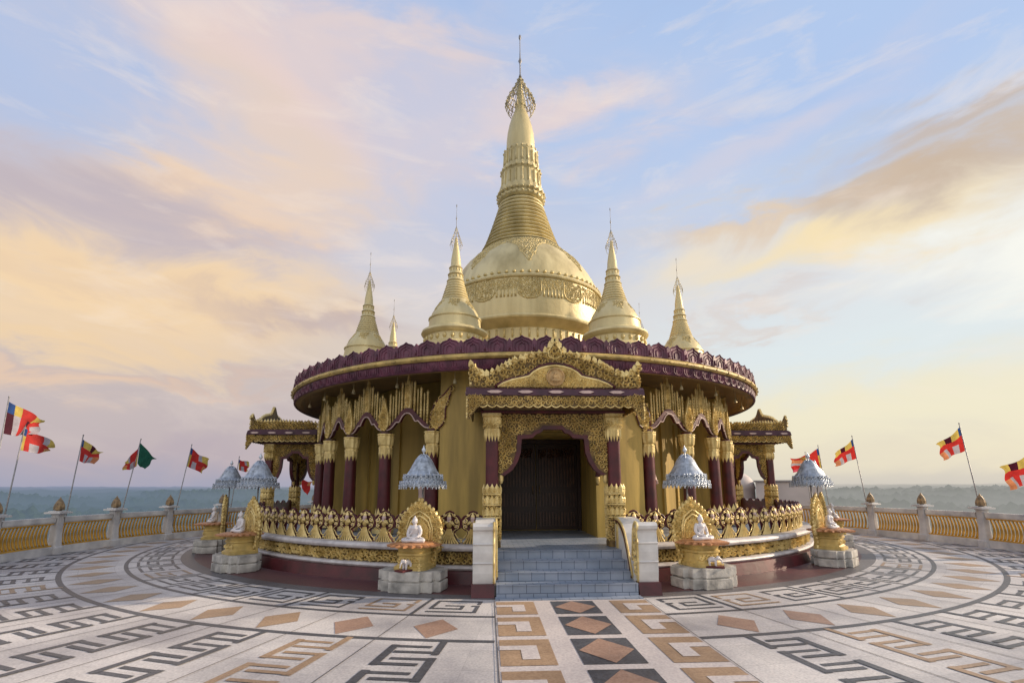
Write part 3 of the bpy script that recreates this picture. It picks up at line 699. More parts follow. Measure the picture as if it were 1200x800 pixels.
# ------------------------------------------------------------------ porches (front, left and right)
def build_porch():
    F = lambda y: (lambda u, w, d: (u, y - d, w))          # plane facing the front
    def S(x, s): return lambda u, w, d: (x + s * d, u, w)  # plane facing sideways
    mb = MB()   # slab, beams
    mb.box(-1.62, 1.62, -9.08, -6.8, 3.47, 3.60)
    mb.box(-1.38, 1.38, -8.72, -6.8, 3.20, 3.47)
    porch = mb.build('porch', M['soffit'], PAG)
    rng = random.Random(5)
    ev = MB()   # plum eaves with pale lens shapes
    ev.prism([(-9.17, 3.44), (-9.14, 3.56), (-9.05, 3.61), (-6.9, 3.61), (-6.9, 3.44)], -1.70, 1.70, lambda u, w, d: (d, u, w), 0)
    for k in range(5):
        x = -1.16 + .58 * k
        ev.prism([(x - .15, 3.505), (x - .07, 3.475), (x + .07, 3.475), (x + .15, 3.505), (x + .07, 3.53), (x - .07, 3.53)], 0, .02, F(-9.165), 1)
    for s in (-1, 1):
        for k in range(4):
            y = -8.9 + .55 * k
            ev.prism([(y - .14, 3.505), (y - .07, 3.475), (y + .07, 3.475), (y + .14, 3.505), (y + .07, 3.53), (y - .07, 3.53)], 0, .02, S(s * 1.70, s), 1)
    ev.build('eave', [M['eave'], M['pinktrim']], porch)
    fr = MB()   # scalloped gold fringe
    def fringe(x0, x1, fn, drop=.0):
        n = max(3, int(round((x1 - x0) / .17))); top = 3.44
        poly = [(x0, top)]
        w = (x1 - x0) / n
        for i in range(n):
            for t in (.1, .3, .5, .7, .9): poly.append((x0 + w * (i + t), 3.25 - .045 * sin(pi * t)))
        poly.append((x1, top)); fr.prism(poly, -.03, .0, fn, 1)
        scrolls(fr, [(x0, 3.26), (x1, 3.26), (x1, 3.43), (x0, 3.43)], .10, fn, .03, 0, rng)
        for i in range(n):
            fr.tube([fn(x0 + w * (i + t), 3.255 - .045 * sin(pi * t), .01) for t in (0, .25, .5, .75, 1)], .014, 4)
    fringe(-1.64, 1.64, F(-9.13))
    for s in (-1, 1): fringe(-9.10, -6.95, S(s * 1.64, s))
    # corner drops
    for s in (-1, 1):
        pol = [(s * 1.66, 3.44), (s * 1.66, 3.00), (s * 1.57, 3.08), (s * 1.50, 3.18), (s * 1.40, 3.26), (s * 1.40, 3.44)]
        fr.prism(pol, -.03, .02, F(-9.135), 1); scrolls(fr, pol, .08, F(-9.155), .03, 0, rng)
        pol = [(-9.15, 3.44), (-9.17, 2.98), (-9.08, 3.08), (-9.0, 3.2), (-8.9, 3.26), (-8.9, 3.44)]
        fr.prism(pol, -.03, .02, S(s * 1.645, s), 1); scrolls(fr, pol, .08, S(s * 1.665, s), .03, 0, rng)
    fr.build('eave_fringe', [M['gold'], M['gold_dark']], porch)
    # pediment
    pd = MB()
    halfo = [(1.62, 3.61), (1.64, 3.9), (1.66, 4.10), (1.58, 4.02), (1.53, 3.94), (1.44, 3.88), (1.27, 3.87), (1.14, 3.94), (.98, 4.02), (.84, 4.12), (.70, 4.17), (.52, 4.22), (.36, 4.26), (.24, 4.28), (.12, 4.40), (0, 4.58)]
    out = halfo + [(-x, z) for x, z in halfo[:-1][::-1]]
    halfi = [(1.10, 3.61), (1.0, 3.68), (.82, 3.75), (.62, 3.79), (.50, 3.82), (.42, 3.90), (.30, 3.97), (.16, 4.01), (0, 4.03)]
    arch_i = halfi + [(-x, z) for x, z in halfi[:-1][::-1]]
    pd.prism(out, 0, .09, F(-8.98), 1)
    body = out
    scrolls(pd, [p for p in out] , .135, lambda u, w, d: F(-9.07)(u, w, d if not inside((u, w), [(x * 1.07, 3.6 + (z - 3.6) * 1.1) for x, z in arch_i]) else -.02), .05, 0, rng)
    # small upright flamelets along the top edge
    for (x, z), (x2, z2) in zip(out[:-1], out[1:]):
        L = hypot(x2 - x, z2 - z); n = max(1, int(L / .085))
        if abs(x) > 1.6 and abs(x2) > 1.6: continue
        for i in range(n):
            t = (i + .5) / n; a, b = x + (x2 - x) * t, z + (z2 - z) * t
            pd.prism([(a - .045, b - .05), (a + .045, b - .05), (a + .03 + .02, b + .03), (a - .01, b + .085), (a - .04, b + .02)], .03, .10, F(-8.98), 0)
    pd.tube([F(-9.09)(0, 4.16, 0), F(-9.09)(-.12, 4.22, 0), F(-9.09)(-.13, 4.32, 0), F(-9.09)(0, 4.50, 0), F(-9.09)(.13, 4.32, 0), F(-9.09)(.12, 4.22, 0), F(-9.09)(0, 4.16, 0)], .022, 5)
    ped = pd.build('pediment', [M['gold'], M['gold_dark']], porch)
    del ped
    ty = MB(); ty.prism(arch_i, 0, .05, F(-9.05), 1); scrolls(ty, [(x * .93, 3.6 + (z - 3.6) * .9) for x, z in arch_i], .10, F(-9.10), .03, 0, rng)
    ty.build('tympanum', [M['gold'], M['gold_ochre']], porch)
    bo = MB(); bo.tube([F(-9.10)(x, z, .0) for x, z in arch_i], .026, 5); bo.build('tympanum_border', M['gold'], porch)
    bo = MB(); bo.tube([F(-9.09)(x * 1.05, 3.61 + (z - 3.61) * 1.12, .0) for x, z in arch_i], .03, 5); bo.build('tympanum_outline', M['maroon'], porch)
    me = MB(); me.lathe([(.001, .03), (.15, .03), (.17, .0)], 24, (0, 0, 0)); me.lathe([(.15, .03), (.165, .055), (.18, .03), (.18, 0)], 24)
    me.xf(Matrix.Translation((0, -9.11, 3.80)) @ Matrix.Rotation(radians(90), 4, 'X'))
    me.ball((0, -9.16, 3.86), (.035, .03, .04)); me.ball((0, -9.15, 3.80), (.055, .03, .055)); me.ball((0, -9.15, 3.735), (.10, .03, .035))
    me.build('medallion', M['medal'], porch)
    # side crests with their little spires
    for s in (-1, 1):
        sc = MB()
        o2 = [(-9.06, 3.61), (-9.06, 3.98), (-8.95, 3.92), (-8.7, 3.90), (-8.4, 3.92), (-8.0, 3.90), (-7.7, 3.88), (-7.3, 3.86), (-6.95, 3.85), (-6.95, 3.61)]
        sc.prism(o2, -.07, 0, S(s * 1.60, s), 1); scrolls(sc, o2, .115, S(s * 1.60, s), .04, 0, rng)
        for (x, z), (x2, z2) in zip(o2[1:-1], o2[2:]):
            L = hypot(x2 - x, z2 - z); n = max(1, int(L / .09))
            for i in range(n):
                t = (i + .5) / n; a, b = x + (x2 - x) * t, z + (z2 - z) * t
                if b < 4.2: sc.prism([(a - .04, b - .04), (a + .04, b - .04), (a, b + .06)], -.06, 0.01, S(s * 1.60, s), 0)
        sc.build('side_crest', [M['gold'], M['gold_dark']], porch)
    # columns
    sq = lambda a, z: 1 / ((abs(cos(a)) ** 5 + abs(sin(a)) ** 5) ** .2)
    for s in (-1, 1):
        for y in (-8.56, -7.16):
            if y > -8: continue
            c = MB(); c.lathe([(.125, 1.7), (.125, 2.85)], 24, (s * 1.2, y, 0), mod=sq); col = c.build('porch_column', M['maroon'], porch)
            g = MB()
            g.lathe([(.13, 2.82), (.155, 2.83), (.155, 2.855), (.135, 2.87), (.14, 2.9), (.165, 2.93), (.175, 3.02), (.18, 3.08), (.165, 3.10), (.19, 3.11), (.19, 3.16), (.1, 3.16)], 32, (s * 1.2, y, 0), mod=lambda a, z: sq(a, z) * (1 + .03 * cos(16 * a)), smooth=False)
            leaf_collar(g, (s * 1.2, y, 0), .128, 2.60, 2.84, 16, mod=sq, lift=.014)
            scrolls(g, [(-.47, 2.88), (.47, 2.88), (.47, 3.08), (-.47, 3.08)], .08, lambda u, w, d, s=s, y=y: (s * 1.2 + (.165 + d) * sq(u / .15, 0) * sin(u / .15), y - (.165 + d) * sq(u / .15, 0) * cos(u / .15), w), .02, 0, rng)
            g.build('capital', M['gold'], col); g = MB()
            g.lathe([(.17, .61), (.17, .7), (.15, .74), (.15, 1.12), (.17, 1.14), (.17, 1.18), (.15, 1.2), (.15, 1.36), (.175, 1.38), (.175, 1.42), (.15, 1.44), (.145, 1.56), (.17, 1.58), (.17, 1.62), (.14, 1.64), (.135, 1.74)], 32, (s * 1.2, y, 0), mod=sq, smooth=False)
            g.m = [1] * len(g.m)
            for (za, zb) in ((1.2, 1.38), (1.42, 1.6), (1.62, 1.80)): leaf_collar(g, (s * 1.2, y, 0), .148, za, zb, 12, up=True, mod=sq, lift=.016)
            cf = lambda u, w, d, s=s, y=y: (s * 1.2 + (.152 + d) * sq(u / .15, 0) * sin(u / .15), y - (.152 + d) * sq(u / .15, 0) * cos(u / .15), w)
            scrolls(g, [(-.47, .74), (.47, .74), (.47, 1.74), (-.47, 1.74)], .085, cf, .03, 0, rng)
            for zz in (1.16, 1.40, 1.60): g.lathe([(.16, zz - .02), (.178, zz - .012), (.178, zz + .012), (.16, zz + .02)], 32, (s * 1.2, y, 0), mod=sq)
            g.build('column_base', [M['gold'], M['gold_dark']], col)
    # lintel
    l = MB(); l.box(-1.42, 1.42, -8.76, -8.40, 3.16, 3.205)
    for s in (-1, 1): l.box(*sorted((s * 1.02, s * 1.40)), -8.40, -6.95, 3.16, 3.205)
    l.build('lintel', M['maroon'], porch)
    # pierced gold arch screens between the columns and back to the wall
    def screen(x0, x1, fn, name, deep):
        c = (x0 + x1) / 2; h = (x1 - x0) / 2
        k = h / 1.07
        inn = [(0, 2.93), (.20, 2.93), (.26, 2.86), (.34, 2.84), (.42, 2.76), (.70, 2.74), (.72, 2.42), (.78, 2.24), (.88, 2.08), (1.03, 1.97), (1.06, 1.78)]
        inn = [(x * k, z) for x, z in inn]
        def add(b, sgn):
            pts = [(c + sgn * x, z) for x, z in inn] + [(c + sgn * h, 1.76), (c + sgn * h, 3.155), (c, 3.155)]
            b.prism(pts, -.03, .03, fn, 1)
            o = [(c + sgn * (x + .03 if i > 4 else x), z + .04) for i, (x, z) in enumerate(inn[:-1])] + [(c + sgn * h, 2.0), (c + sgn * h, 3.14), (c, 3.14)]
            scrolls(b, o, .10, lambda u, w, d: fn(u, w, .03 + d), .04, 0, rng)
            scrolls(b, o, .10, lambda u, w, d: fn(u, w, -.03 - d), .04, 0, rng)
            bd = [(c + sgn * x, z) for x, z in inn[:-1]]
            bi = [(c + sgn * max(0, x - .085 * k if i > 4 else x - .02), z - .075 if i < 6 else z - .02) for i, (x, z) in enumerate(inn[:-1])]
            return bd, bi
        g = MB(); mm = MB()
        for sgn in (-1, 1):
            bd, bi = add(g, sgn)
            mm.prism(bd + bi[::-1], -.05, .05, fn)
            # knob where the screen ends
            e = fn(c + sgn * (h - .05), 1.90, 0); g.ball(e, (.05, .05, .11), 6, 5)
        o = g.build(name, [M['gold'], M['gold_dark']], porch); mm.build(name + '_border', M['maroon'], porch)
    screen(-1.075, 1.075, F(-8.56), 'arch_screen', 0)
    for s in (-1, 1): screen(-8.43, -7.03, S(s * 1.2, s), 'side_screen', 0)
    return porch
porch = build_porch()
for rz in (90, -90):
    def cp(o, parent):
        c = o.copy(); COL.objects.link(c); c.parent = parent
        for ch in kids(o): cp(ch, c)
        return c
    p = cp(porch, PAG); p.rotation_euler = (0, 0, radians(rz))

# ------------------------------------------------------------------ stairs
def build_stairs():
    m = MB()
    ns = [(-10.12, .0, .20), (-9.80, .20, .335), (-9.48, .335, .47), (-9.15, .47, .605)]
    pts = [(-10.12, 0)]
    for y, z0, z1 in ns: pts += [(y, z0), (y, z1)] if y != -10.12 else [(y, z1)]
    pts += [(-8.2, .605), (-8.2, 0)]
    m.prism(pts, -1.14, 1.14, lambda u, w, d: (d, u, w))
    m.box(-1.16, 1.16, -10.32, -10.121, 0.0, .022)
    st = m.build('staircase', M['stair'], PAG)
    nz = MB()
    for y, z0, z1 in ns: nz.box(-1.138, 1.138, y - .022, y + .05, z1 - .008, z1 + .006)
    nz.build('stair_nosing', M['stair'], st)
    for s in (-1, 1):
        # front scroll pier: curved tiers seen from the front, gold scroll on its inner cheek
        x0, x1 = s * 1.19, s * 1.52
        prof = [(-9.72, .20), (-9.99, .20), (-10.02, .36), (-10.02, .50), (-10.05, .52), (-10.03, .54), (-10.04, .68), (-10.03, .80), (-10.055, .82), (-10.03, .84), (-10.0, .98), (-10.0, 1.02), (-10.06, 1.05), (-10.07, 1.10), (-10.03, 1.14), (-9.95, 1.155), (-9.86, 1.10), (-9.80, .98), (-9.76, .75), (-9.72, .5)]
        b = MB(); b.prism(prof, min(x0, x1), max(x0, x1), lambda u, w, d: (d, u, w)); w = b.build('stair_pier', M['white'], st)
        g = MB(); ctr = (-9.88, .70)
        g.tube([(x0 - s * .012, p[0], p[1]) for p in prof[1:]], .022, 5)
        scrolls(g, [(-9.97, .3), (-9.97, .98), (-9.9, 1.08), (-9.82, .95), (-9.76, .6), (-9.76, .3)], .16, lambda u, w2, d: (x0 - s * (.0 + d), u, w2), .03)
        g.build('pier_scroll', M['gold'], w)
        f = MB(); f.prism([(-9.70, 0), (-10.10, 0), (-10.04, .2), (-9.70, .2)], min(x0 - s * .02, x1 + s * .02), max(x0 - s * .02, x1 + s * .02), lambda u, w2, d: (d, u, w2)); f.build('pier_foot', M['maroon'], w)
        # upper sweeping cheek wall
        xa, xb = sorted((s * 1.145, s * 1.50))
        pr = [(-8.15, 0), (-9.92, 0), (-9.86, .28), (-9.74, .50), (-9.62, .72), (-9.48, .93), (-9.30, 1.07), (-9.10, 1.14), (-8.90, 1.16), (-8.15, 1.16)]
        b = MB(); b.prism(pr, xa, xb, lambda u, w2, d: (d, u, w2)); w = b.build('stair_cheek', M['white'], st)
        g = MB(); xi = s * 1.145
        arc = pr[2:]; arc2 = [(u + .10, w2 - .10) for u, w2 in arc]
        g.prism(arc + arc2[::-1], 0, .02, lambda u, w2, d: (xi - s * d, u, w2), 0)
        g.tube([(xi - s * .02, u, w2) for u, w2 in arc], .018, 5)
        g.prism([(-8.85, .61), (-8.95, .61), (-8.98, 1.1), (-8.85, 1.1)], 0, .02, lambda u, w2, d: (xi - s * d, u, w2), 0)
        g.build('cheek_moulding', M['gold'], w)
        e = MB(); e.tube([(xi - s * .022, u + .05, w2 - .05) for u, w2 in arc], .016, 5); e.build('cheek_line', M['maroon'], w)
build_stairs()

# ------------------------------------------------------------------ shrines round the foot of the platform
def FR(y): return lambda u, w, d: (u, y - d, w)
def make_shrine():
    r = empty('shrine')
    def cross(k, n=1): 
        h = [(.62, .20), (.50, .20), (.50, .32), (.30, .32), (.30, .44)]
        h = [(a * k, b * k) for a, b in h]
        return h + [(-a, b) for a, b in h[::-1]] + [(-a, -b) for a, b in h] + [(a, -b) for a, b in h[::-1]]
    hz = lambda u, w, d: (u, w, d)
    m = MB(); m.prism(cross(1.0), 0, .165, hz); m.prism(cross(.93), .165, .19, hz); m.prism(cross(.99), .19, .335, hz)
    m.v = [(x * .92, y * .92, z) for x, y, z in m.v]; ped = m.build('pedestal', M['stone'], r); b = ped.modifiers.new('b', 'BEVEL'); b.width = .012; b.segments = 2
    t = MB(); sq = lambda a, z: 1 / ((abs(cos(a)) ** 6 + abs(sin(a)) ** 6) ** (1 / 6.))
    t.lathe([(.01, .336), (.30, .336), (.30, .39), (.26, .41), (.235, .45), (.235, .56), (.26, .58), (.26, .61), (.235, .63), (.25, .68), (.30, .72), (.01, .72)], 32, (0, .05, 0), mod=sq, smooth=False)
    fn = lambda u, w, d: (u, -.19 - d, w)
    scrolls(t, [(-.2, .46), (.2, .46), (.2, .56), (-.2, .56)], .09, fn, .02, 1)
    th = t.build('throne', [M['gold_ochre'], M['gold']], r)
    s = MB(); s.lathe([(.01, .72), (.30, .72), (.37, .745), (.38, .765), (.33, .78), (.01, .78)], 32, (0, .02, 0), smooth=False); leaf_collar(s, (0, .02, 0), .30, .775, .72, 20, lift=.07)
    s.build('lotus_seat', M['lotus'], th)
    h = MB(); half = [(.30, .34), (.33, .55), (.37, .78), (.40, .95), (.36, 1.13), (.27, 1.29), (.13, 1.40), (.05, 1.45), (0, 1.53)]
    pol = half + [(-a, b) for a, b in half[:-1][::-1]]
    h.prism(pol, -.05, 0, FR(.24), 1)
    scrolls(h, pol, .115, FR(.24), .035, 0); scrolls(h, pol, .15, lambda u, w, d: (u, .29 + d, w), .025, 0)
    for (x, z), (x2, z2) in zip(pol[:-1], pol[1:]):
        L = hypot(x2 - x, z2 - z); n = max(1, int(L / .07))
        for i in range(n):
            q = (i + .5) / n; a, b2 = x + (x2 - x) * q, z + (z2 - z) * q
            if b2 > .6: h.ball((a * 1.02, .25, b2 + .01), (.035, .03, .045), 6, 4)
    for k in (1, .84):
        inn = [(-.24 * k, .80), (-.25 * k, 1.0), (-.19 * k, .8 + .38 * k), (-.08 * k, .8 + .46 * k), (0, .8 + .50 * k), (.08 * k, .8 + .46 * k), (.19 * k, .8 + .38 * k), (.25 * k, 1.0), (.24 * k, .80)]
        h.tube([FR(.215)(u, w, 0) for u, w in inn], .018, 5)
    h.prism([(a * .84, .8 + (b - .8) * .84) for a, b in inn], 0, .012, FR(.225), 1)
    h.build('halo_panel', [M['gold'], M['gold_ochre']], r)
    return r
def solidify_remesh(mb, name, m, voxel):
    o = mb.build('tmp', m); md = o.modifiers.new('r', 'REMESH'); md.mode = 'VOXEL'; md.voxel_size = voxel
    sm = o.modifiers.new('s', 'SMOOTH'); sm.factor = .5; sm.iterations = 2
    dg = bpy.context.evaluated_depsgraph_get(); me = bpy.data.meshes.new_from_object(o.evaluated_get(dg)); me.name = name
    bpy.data.objects.remove(o)
    for p in me.polygons: p.use_smooth = True
    if not me.materials: me.materials.append(m)
    n = bpy.data.objects.new(name, me); COL.objects.link(n); return n
def make_buddha():
    m = MB()
    m.ball((0, .02, .055), (.12, .10, .055), 12, 8)
    for s in (-1, 1):
        m.tube([(s * .06, .03, .05), (s * .15, -.01, .045), (s * .20, -.05, .04)], [.055, .052, .042], 10); m.ball((s * .195, -.055, .04), .044)
        m.tube([(s * .20, -.06, .035), (s * .10, -.12, .035), (-s * .02, -.13, .04)], [.042, .036, .026], 10)
        m.tube([(s * .085, .02, .27), (s * .12, .01, .20), (s * .125, -.01, .14)], [.036, .034, .03], 10)
        m.ball((s * .083, .02, .272), .038)
        m.tube([(s * .125, -.01, .14), (s * .09, -.08, .10), (s * .02, -.11, .085)], [.03, .025, .018], 10)
        m.ball((s * .052, .0, .365), (.008, .014, .024))
    m.tube([(0, .03, .06), (0, .035, .14), (0, .03, .20), (0, .02, .26), (0, .02, .30)], [.085, .078, .085, .088, .05], 14)
    m.ball((0, -.115, .083), (.045, .022, .014))
    m.tube([(0, .02, .28), (0, .01, .34)], [.034, .03], 10)
    m.ball((0, .0, .372), (.048, .052, .060), 14, 10); m.ball((0, -.05, .368), (.009, .012, .014)); m.ball((0, .012, .395), (.050, .052, .045), 14, 10)
    m.ball((0, .01, .44), (.024, .024, .026)); m.tube([(0, .01, .455), (0, .01, .485)], [.012, .004], 8)
    # robe over one shoulder
    m.tube([(.09, .06, .28), (.03, -.035, .24), (-.05, -.045, .16), (-.10, -.03, .10)], [.022, .024, .022, .02], 8)
    o = solidify_remesh(m, 'seated_figure', M['marble'], .0075)
    return o
def make_umbrella():
    r = empty('umbrella')
    p = MB(); p.tube([(0, 0, .335), (0, 0, 2.28)], .017, 8); p.build('pole', M['steel'], r)
    c = MB(); N = 32
    c.lathe([(.02, 2.32), (.085, 2.295), (.145, 2.24), (.20, 2.14), (.25, 2.04), (.305, 1.96), (.35, 1.925)], N)
    c.lathe([(.285, 1.935), (.33, 1.93), (.355, 1.86), (.36, 1.83)], N); c.lathe([(.33, 1.845), (.385, 1.84), (.41, 1.78), (.415, 1.745)], N)
    o = c.build('canopy', M['silver_dark'], r)
    l = MB(); rng = random.Random(11)
    for i in range(8):
        a = 2 * pi * i / 8
        l.tube([((rr + .008) * sin(a), -(rr + .008) * cos(a), z) for rr, z in ((.03, 2.33), (.085, 2.29), (.14, 2.22), (.19, 2.12), (.245, 2.02), (.305, 1.95), (.355, 1.925))], .011, 4)
    for (rr, z, n, sz) in ((.362, 1.885, 26, .035), (.42, 1.80, 30, .038), (.355, 1.935, 26, .024), (.43, 1.745, 34, .026)):
        for i in range(n):
            a = 2 * pi * (i + rng.random() * .3) / n; cx, cy = rr * sin(a), -rr * cos(a)
            l.tube([(cx + sz * .7 * cos(a) * cos(t), cy + sz * .7 * sin(a) * cos(t), z + sz * sin(t)) for t in [k * pi / 3 for k in range(7)]], .0095, 3)
            l.tube([(cx, cy, z - sz), (cx * 1.01, cy * 1.01, z - sz * 2.0)], [.007, .011], 4)
    prf = [(.355, 1.92), (.305, 1.95), (.245, 2.02), (.19, 2.12), (.14, 2.22), (.09, 2.28)]
    scrolls(l, [(-.98, 1.95), (.98, 1.95), (.98, 2.27), (-.98, 2.27)], .062, lambda u, w, d: ((ipz(prf, w) + .002 + d) * sin(u * pi), -(ipz(prf, w) + .002 + d) * cos(u * pi), w), .012, 0, rng) if 0 else None
    for k, (rr, z) in enumerate(((.15, 2.19), (.18, 2.135), (.205, 2.08), (.235, 2.03), (.27, 1.98), (.31, 1.945))):
        for i in range(12 + 4 * k):
            a = 2 * pi * i / (12 + 4 * k); l.ball((rr * sin(a), -rr * cos(a), z), .0165, 5, 3)
    l.build('lace_trim', M['silver'], o)
    u = MB(); u.lathe([(.015, 2.28), (.03, 2.32), (.012, 2.34), (.012, 2.36), (.038, 2.39), (.04, 2.42), (.02, 2.45), (.004, 2.5)], 12); u.build('finial', M['silver'], o)
    us = MB(); us.lathe([(.40, 1.76), (.33, 1.86), (.0, 2.1)], 24); us.build('lining', M['silver_dark'], o)
    return r
def make_elephant():
    r = empty('elephant_statue')
    m = MB(); m.ball((0, .02, .105), (.05, .075, .048), 12, 8)
    for x in (-.032, .032):
        for y in (-.03, .07): m.tube([(x, y, .10), (x, y, .0)], [.022, .019], 8)
    m.ball((0, -.075, .13), (.035, .038, .04), 10, 8)
    m.tube([(0, -.10, .125), (0, -.13, .09), (0, -.135, .05), (0, -.15, .035)], [.018, .014, .010, .008], 8)
    for s in (-1, 1): m.ball((s * .042, -.06, .13), (.010, .028, .034), 8, 6); m.tube([(s * .016, -.10, .11), (s * .02, -.14, .10)], [.006, .003], 5)
    m.tube([(0, .09, .12), (0, .105, .07)], [.008, .005], 5)
    b = solidify_remesh(m, 'body', M['marble'], .0055); b.parent = r
    s = MB(); s.box(-.10, .10, -.17, .13, -.03, -.001); s.build('slab', M['maroon'], r)
    return r
def place_shrines():
    sh = make_shrine(); bu = make_buddha(); um = make_umbrella(); first = True
    L = {-15.4: 'left of the entrance stairs', 15.4: 'right of the entrance stairs', -42: 'at the left curve, nearer of the left pair', 42: 'at the right curve, nearer of the right pair',
         -67: 'beside the left porch, partly hidden', 67: 'beside the right porch, mostly hidden'}
    for az in (-15.4, 15.4, -42, 42, -67, 67):
        shift = -1.5 if az == -42 else 0
        s = sh if first else copy_tree(sh); b = bu if first else copy_tree(bu); u = um if first else copy_tree(um)
        R = 9.66; a = radians(az + shift); base = Vector((R * sin(a), -R * cos(a), .009)); rot = Matrix.Rotation(a, 3, 'Z')
        s.location = base; s.rotation_euler = (0, 0, a)
        tag(s, 'gold shrine on grey stone pedestal ' + L[az], 'shrine', 'shrines around the pagoda')
        b.location = base + rot @ Vector((0, .0, .778)); b.rotation_euler = (0, 0, a)
        tag(b, 'white seated buddha on the shrine ' + L[az], 'statue', 'white seated figures')
        b.scale = (.94, .94, .96)
        u.location = base + rot @ Vector((0, .33, .0)); u.rotation_euler = (0, 0, a + .2 * (az > 0))
        tag(u, 'silver lace umbrella over the shrine ' + L[az], 'umbrella', 'silver umbrellas')
        first = False
    el = make_elephant()
    for i, az in enumerate((-15.4, 15.4)):
        e = el if i == 0 else copy_tree(el); a = radians(az); rot = Matrix.Rotation(a, 3, 'Z')
        e.location = Vector((9.66 * sin(a), -9.66 * cos(a), .009)) + rot @ Vector((-.02 if i == 0 else .02, -.26, .367)); e.rotation_euler = (0, 0, a + (-.4 if i == 0 else .9))
        tag(e, 'small white elephant on a maroon slab at the shrine %s of the stairs' % ('left' if i == 0 else 'right'), 'statue')
    g = MB(); g.lathe([(.001, 0), (.035, 0), (.035, .012), (.02, .02), (.03, .05), (.022, .07), (.012, .08)], 12); g.ball((0, 0, .095), (.02, .02, .024))
    for k in range(5): g.tube([(0, 0, .05), (.035 * sin(k * 1.26), .035 * cos(k * 1.26), .08), (.05 * sin(k * 1.26), .05 * cos(k * 1.26), .075)], [.012, .012, .005], 5)
    o = g.build('gold_ornament', M['gold']); a = radians(-15.4); o.location = Vector((9.66 * sin(a), -9.66 * cos(a), .345)) + Matrix.Rotation(a, 3, 'Z') @ Vector((.2, -.22, 0))
    tag(o, 'tiny gold lotus ornament on the left shrine pedestal', 'ornament')
place_shrines()

# ------------------------------------------------------------------ standing figures in the gallery
def gallery_figures():
    m = MB()
    m.tube([(0, 0, 0), (0, 0, .35), (0, 0, .62), (0, 0, .9), (0, 0, 1.12), (0, 0, 1.2)], [.13, .12, .10, .12, .13, .05], 12)
    m.ball((0, -.01, 1.32), (.07, .075, .09), 12, 8); m.ball((0, 0, 1.42), .035)
    for s in (-1, 1): m.tube([(s * .12, 0, 1.1), (s * .17, -.04, .9), (s * .06, -.14, .98)], [.045, .038, .028], 8)
    m.lathe([(.2, -.3), (.2, -.22), (.16, -.18), (.16, -.04), (.2, 0), (.01, 0)], 16)
    o = solidify_remesh(m, 'standing_figure', M['pinktrim'], .016)
    for i, (az, R) in enumerate(((-27.5, 6.3), (27.5, 6.3))):
        c = o if i == 0 else copy_tree(o); a = radians(az)
        c.location = (R * sin(a), -R * cos(a), .9); c.rotation_euler = (0, 0, a)
        tag(c, 'pale pink robed statue standing in the gallery %s of the front porch' % ('left' if i == 0 else 'right'), 'statue')
gallery_figures()

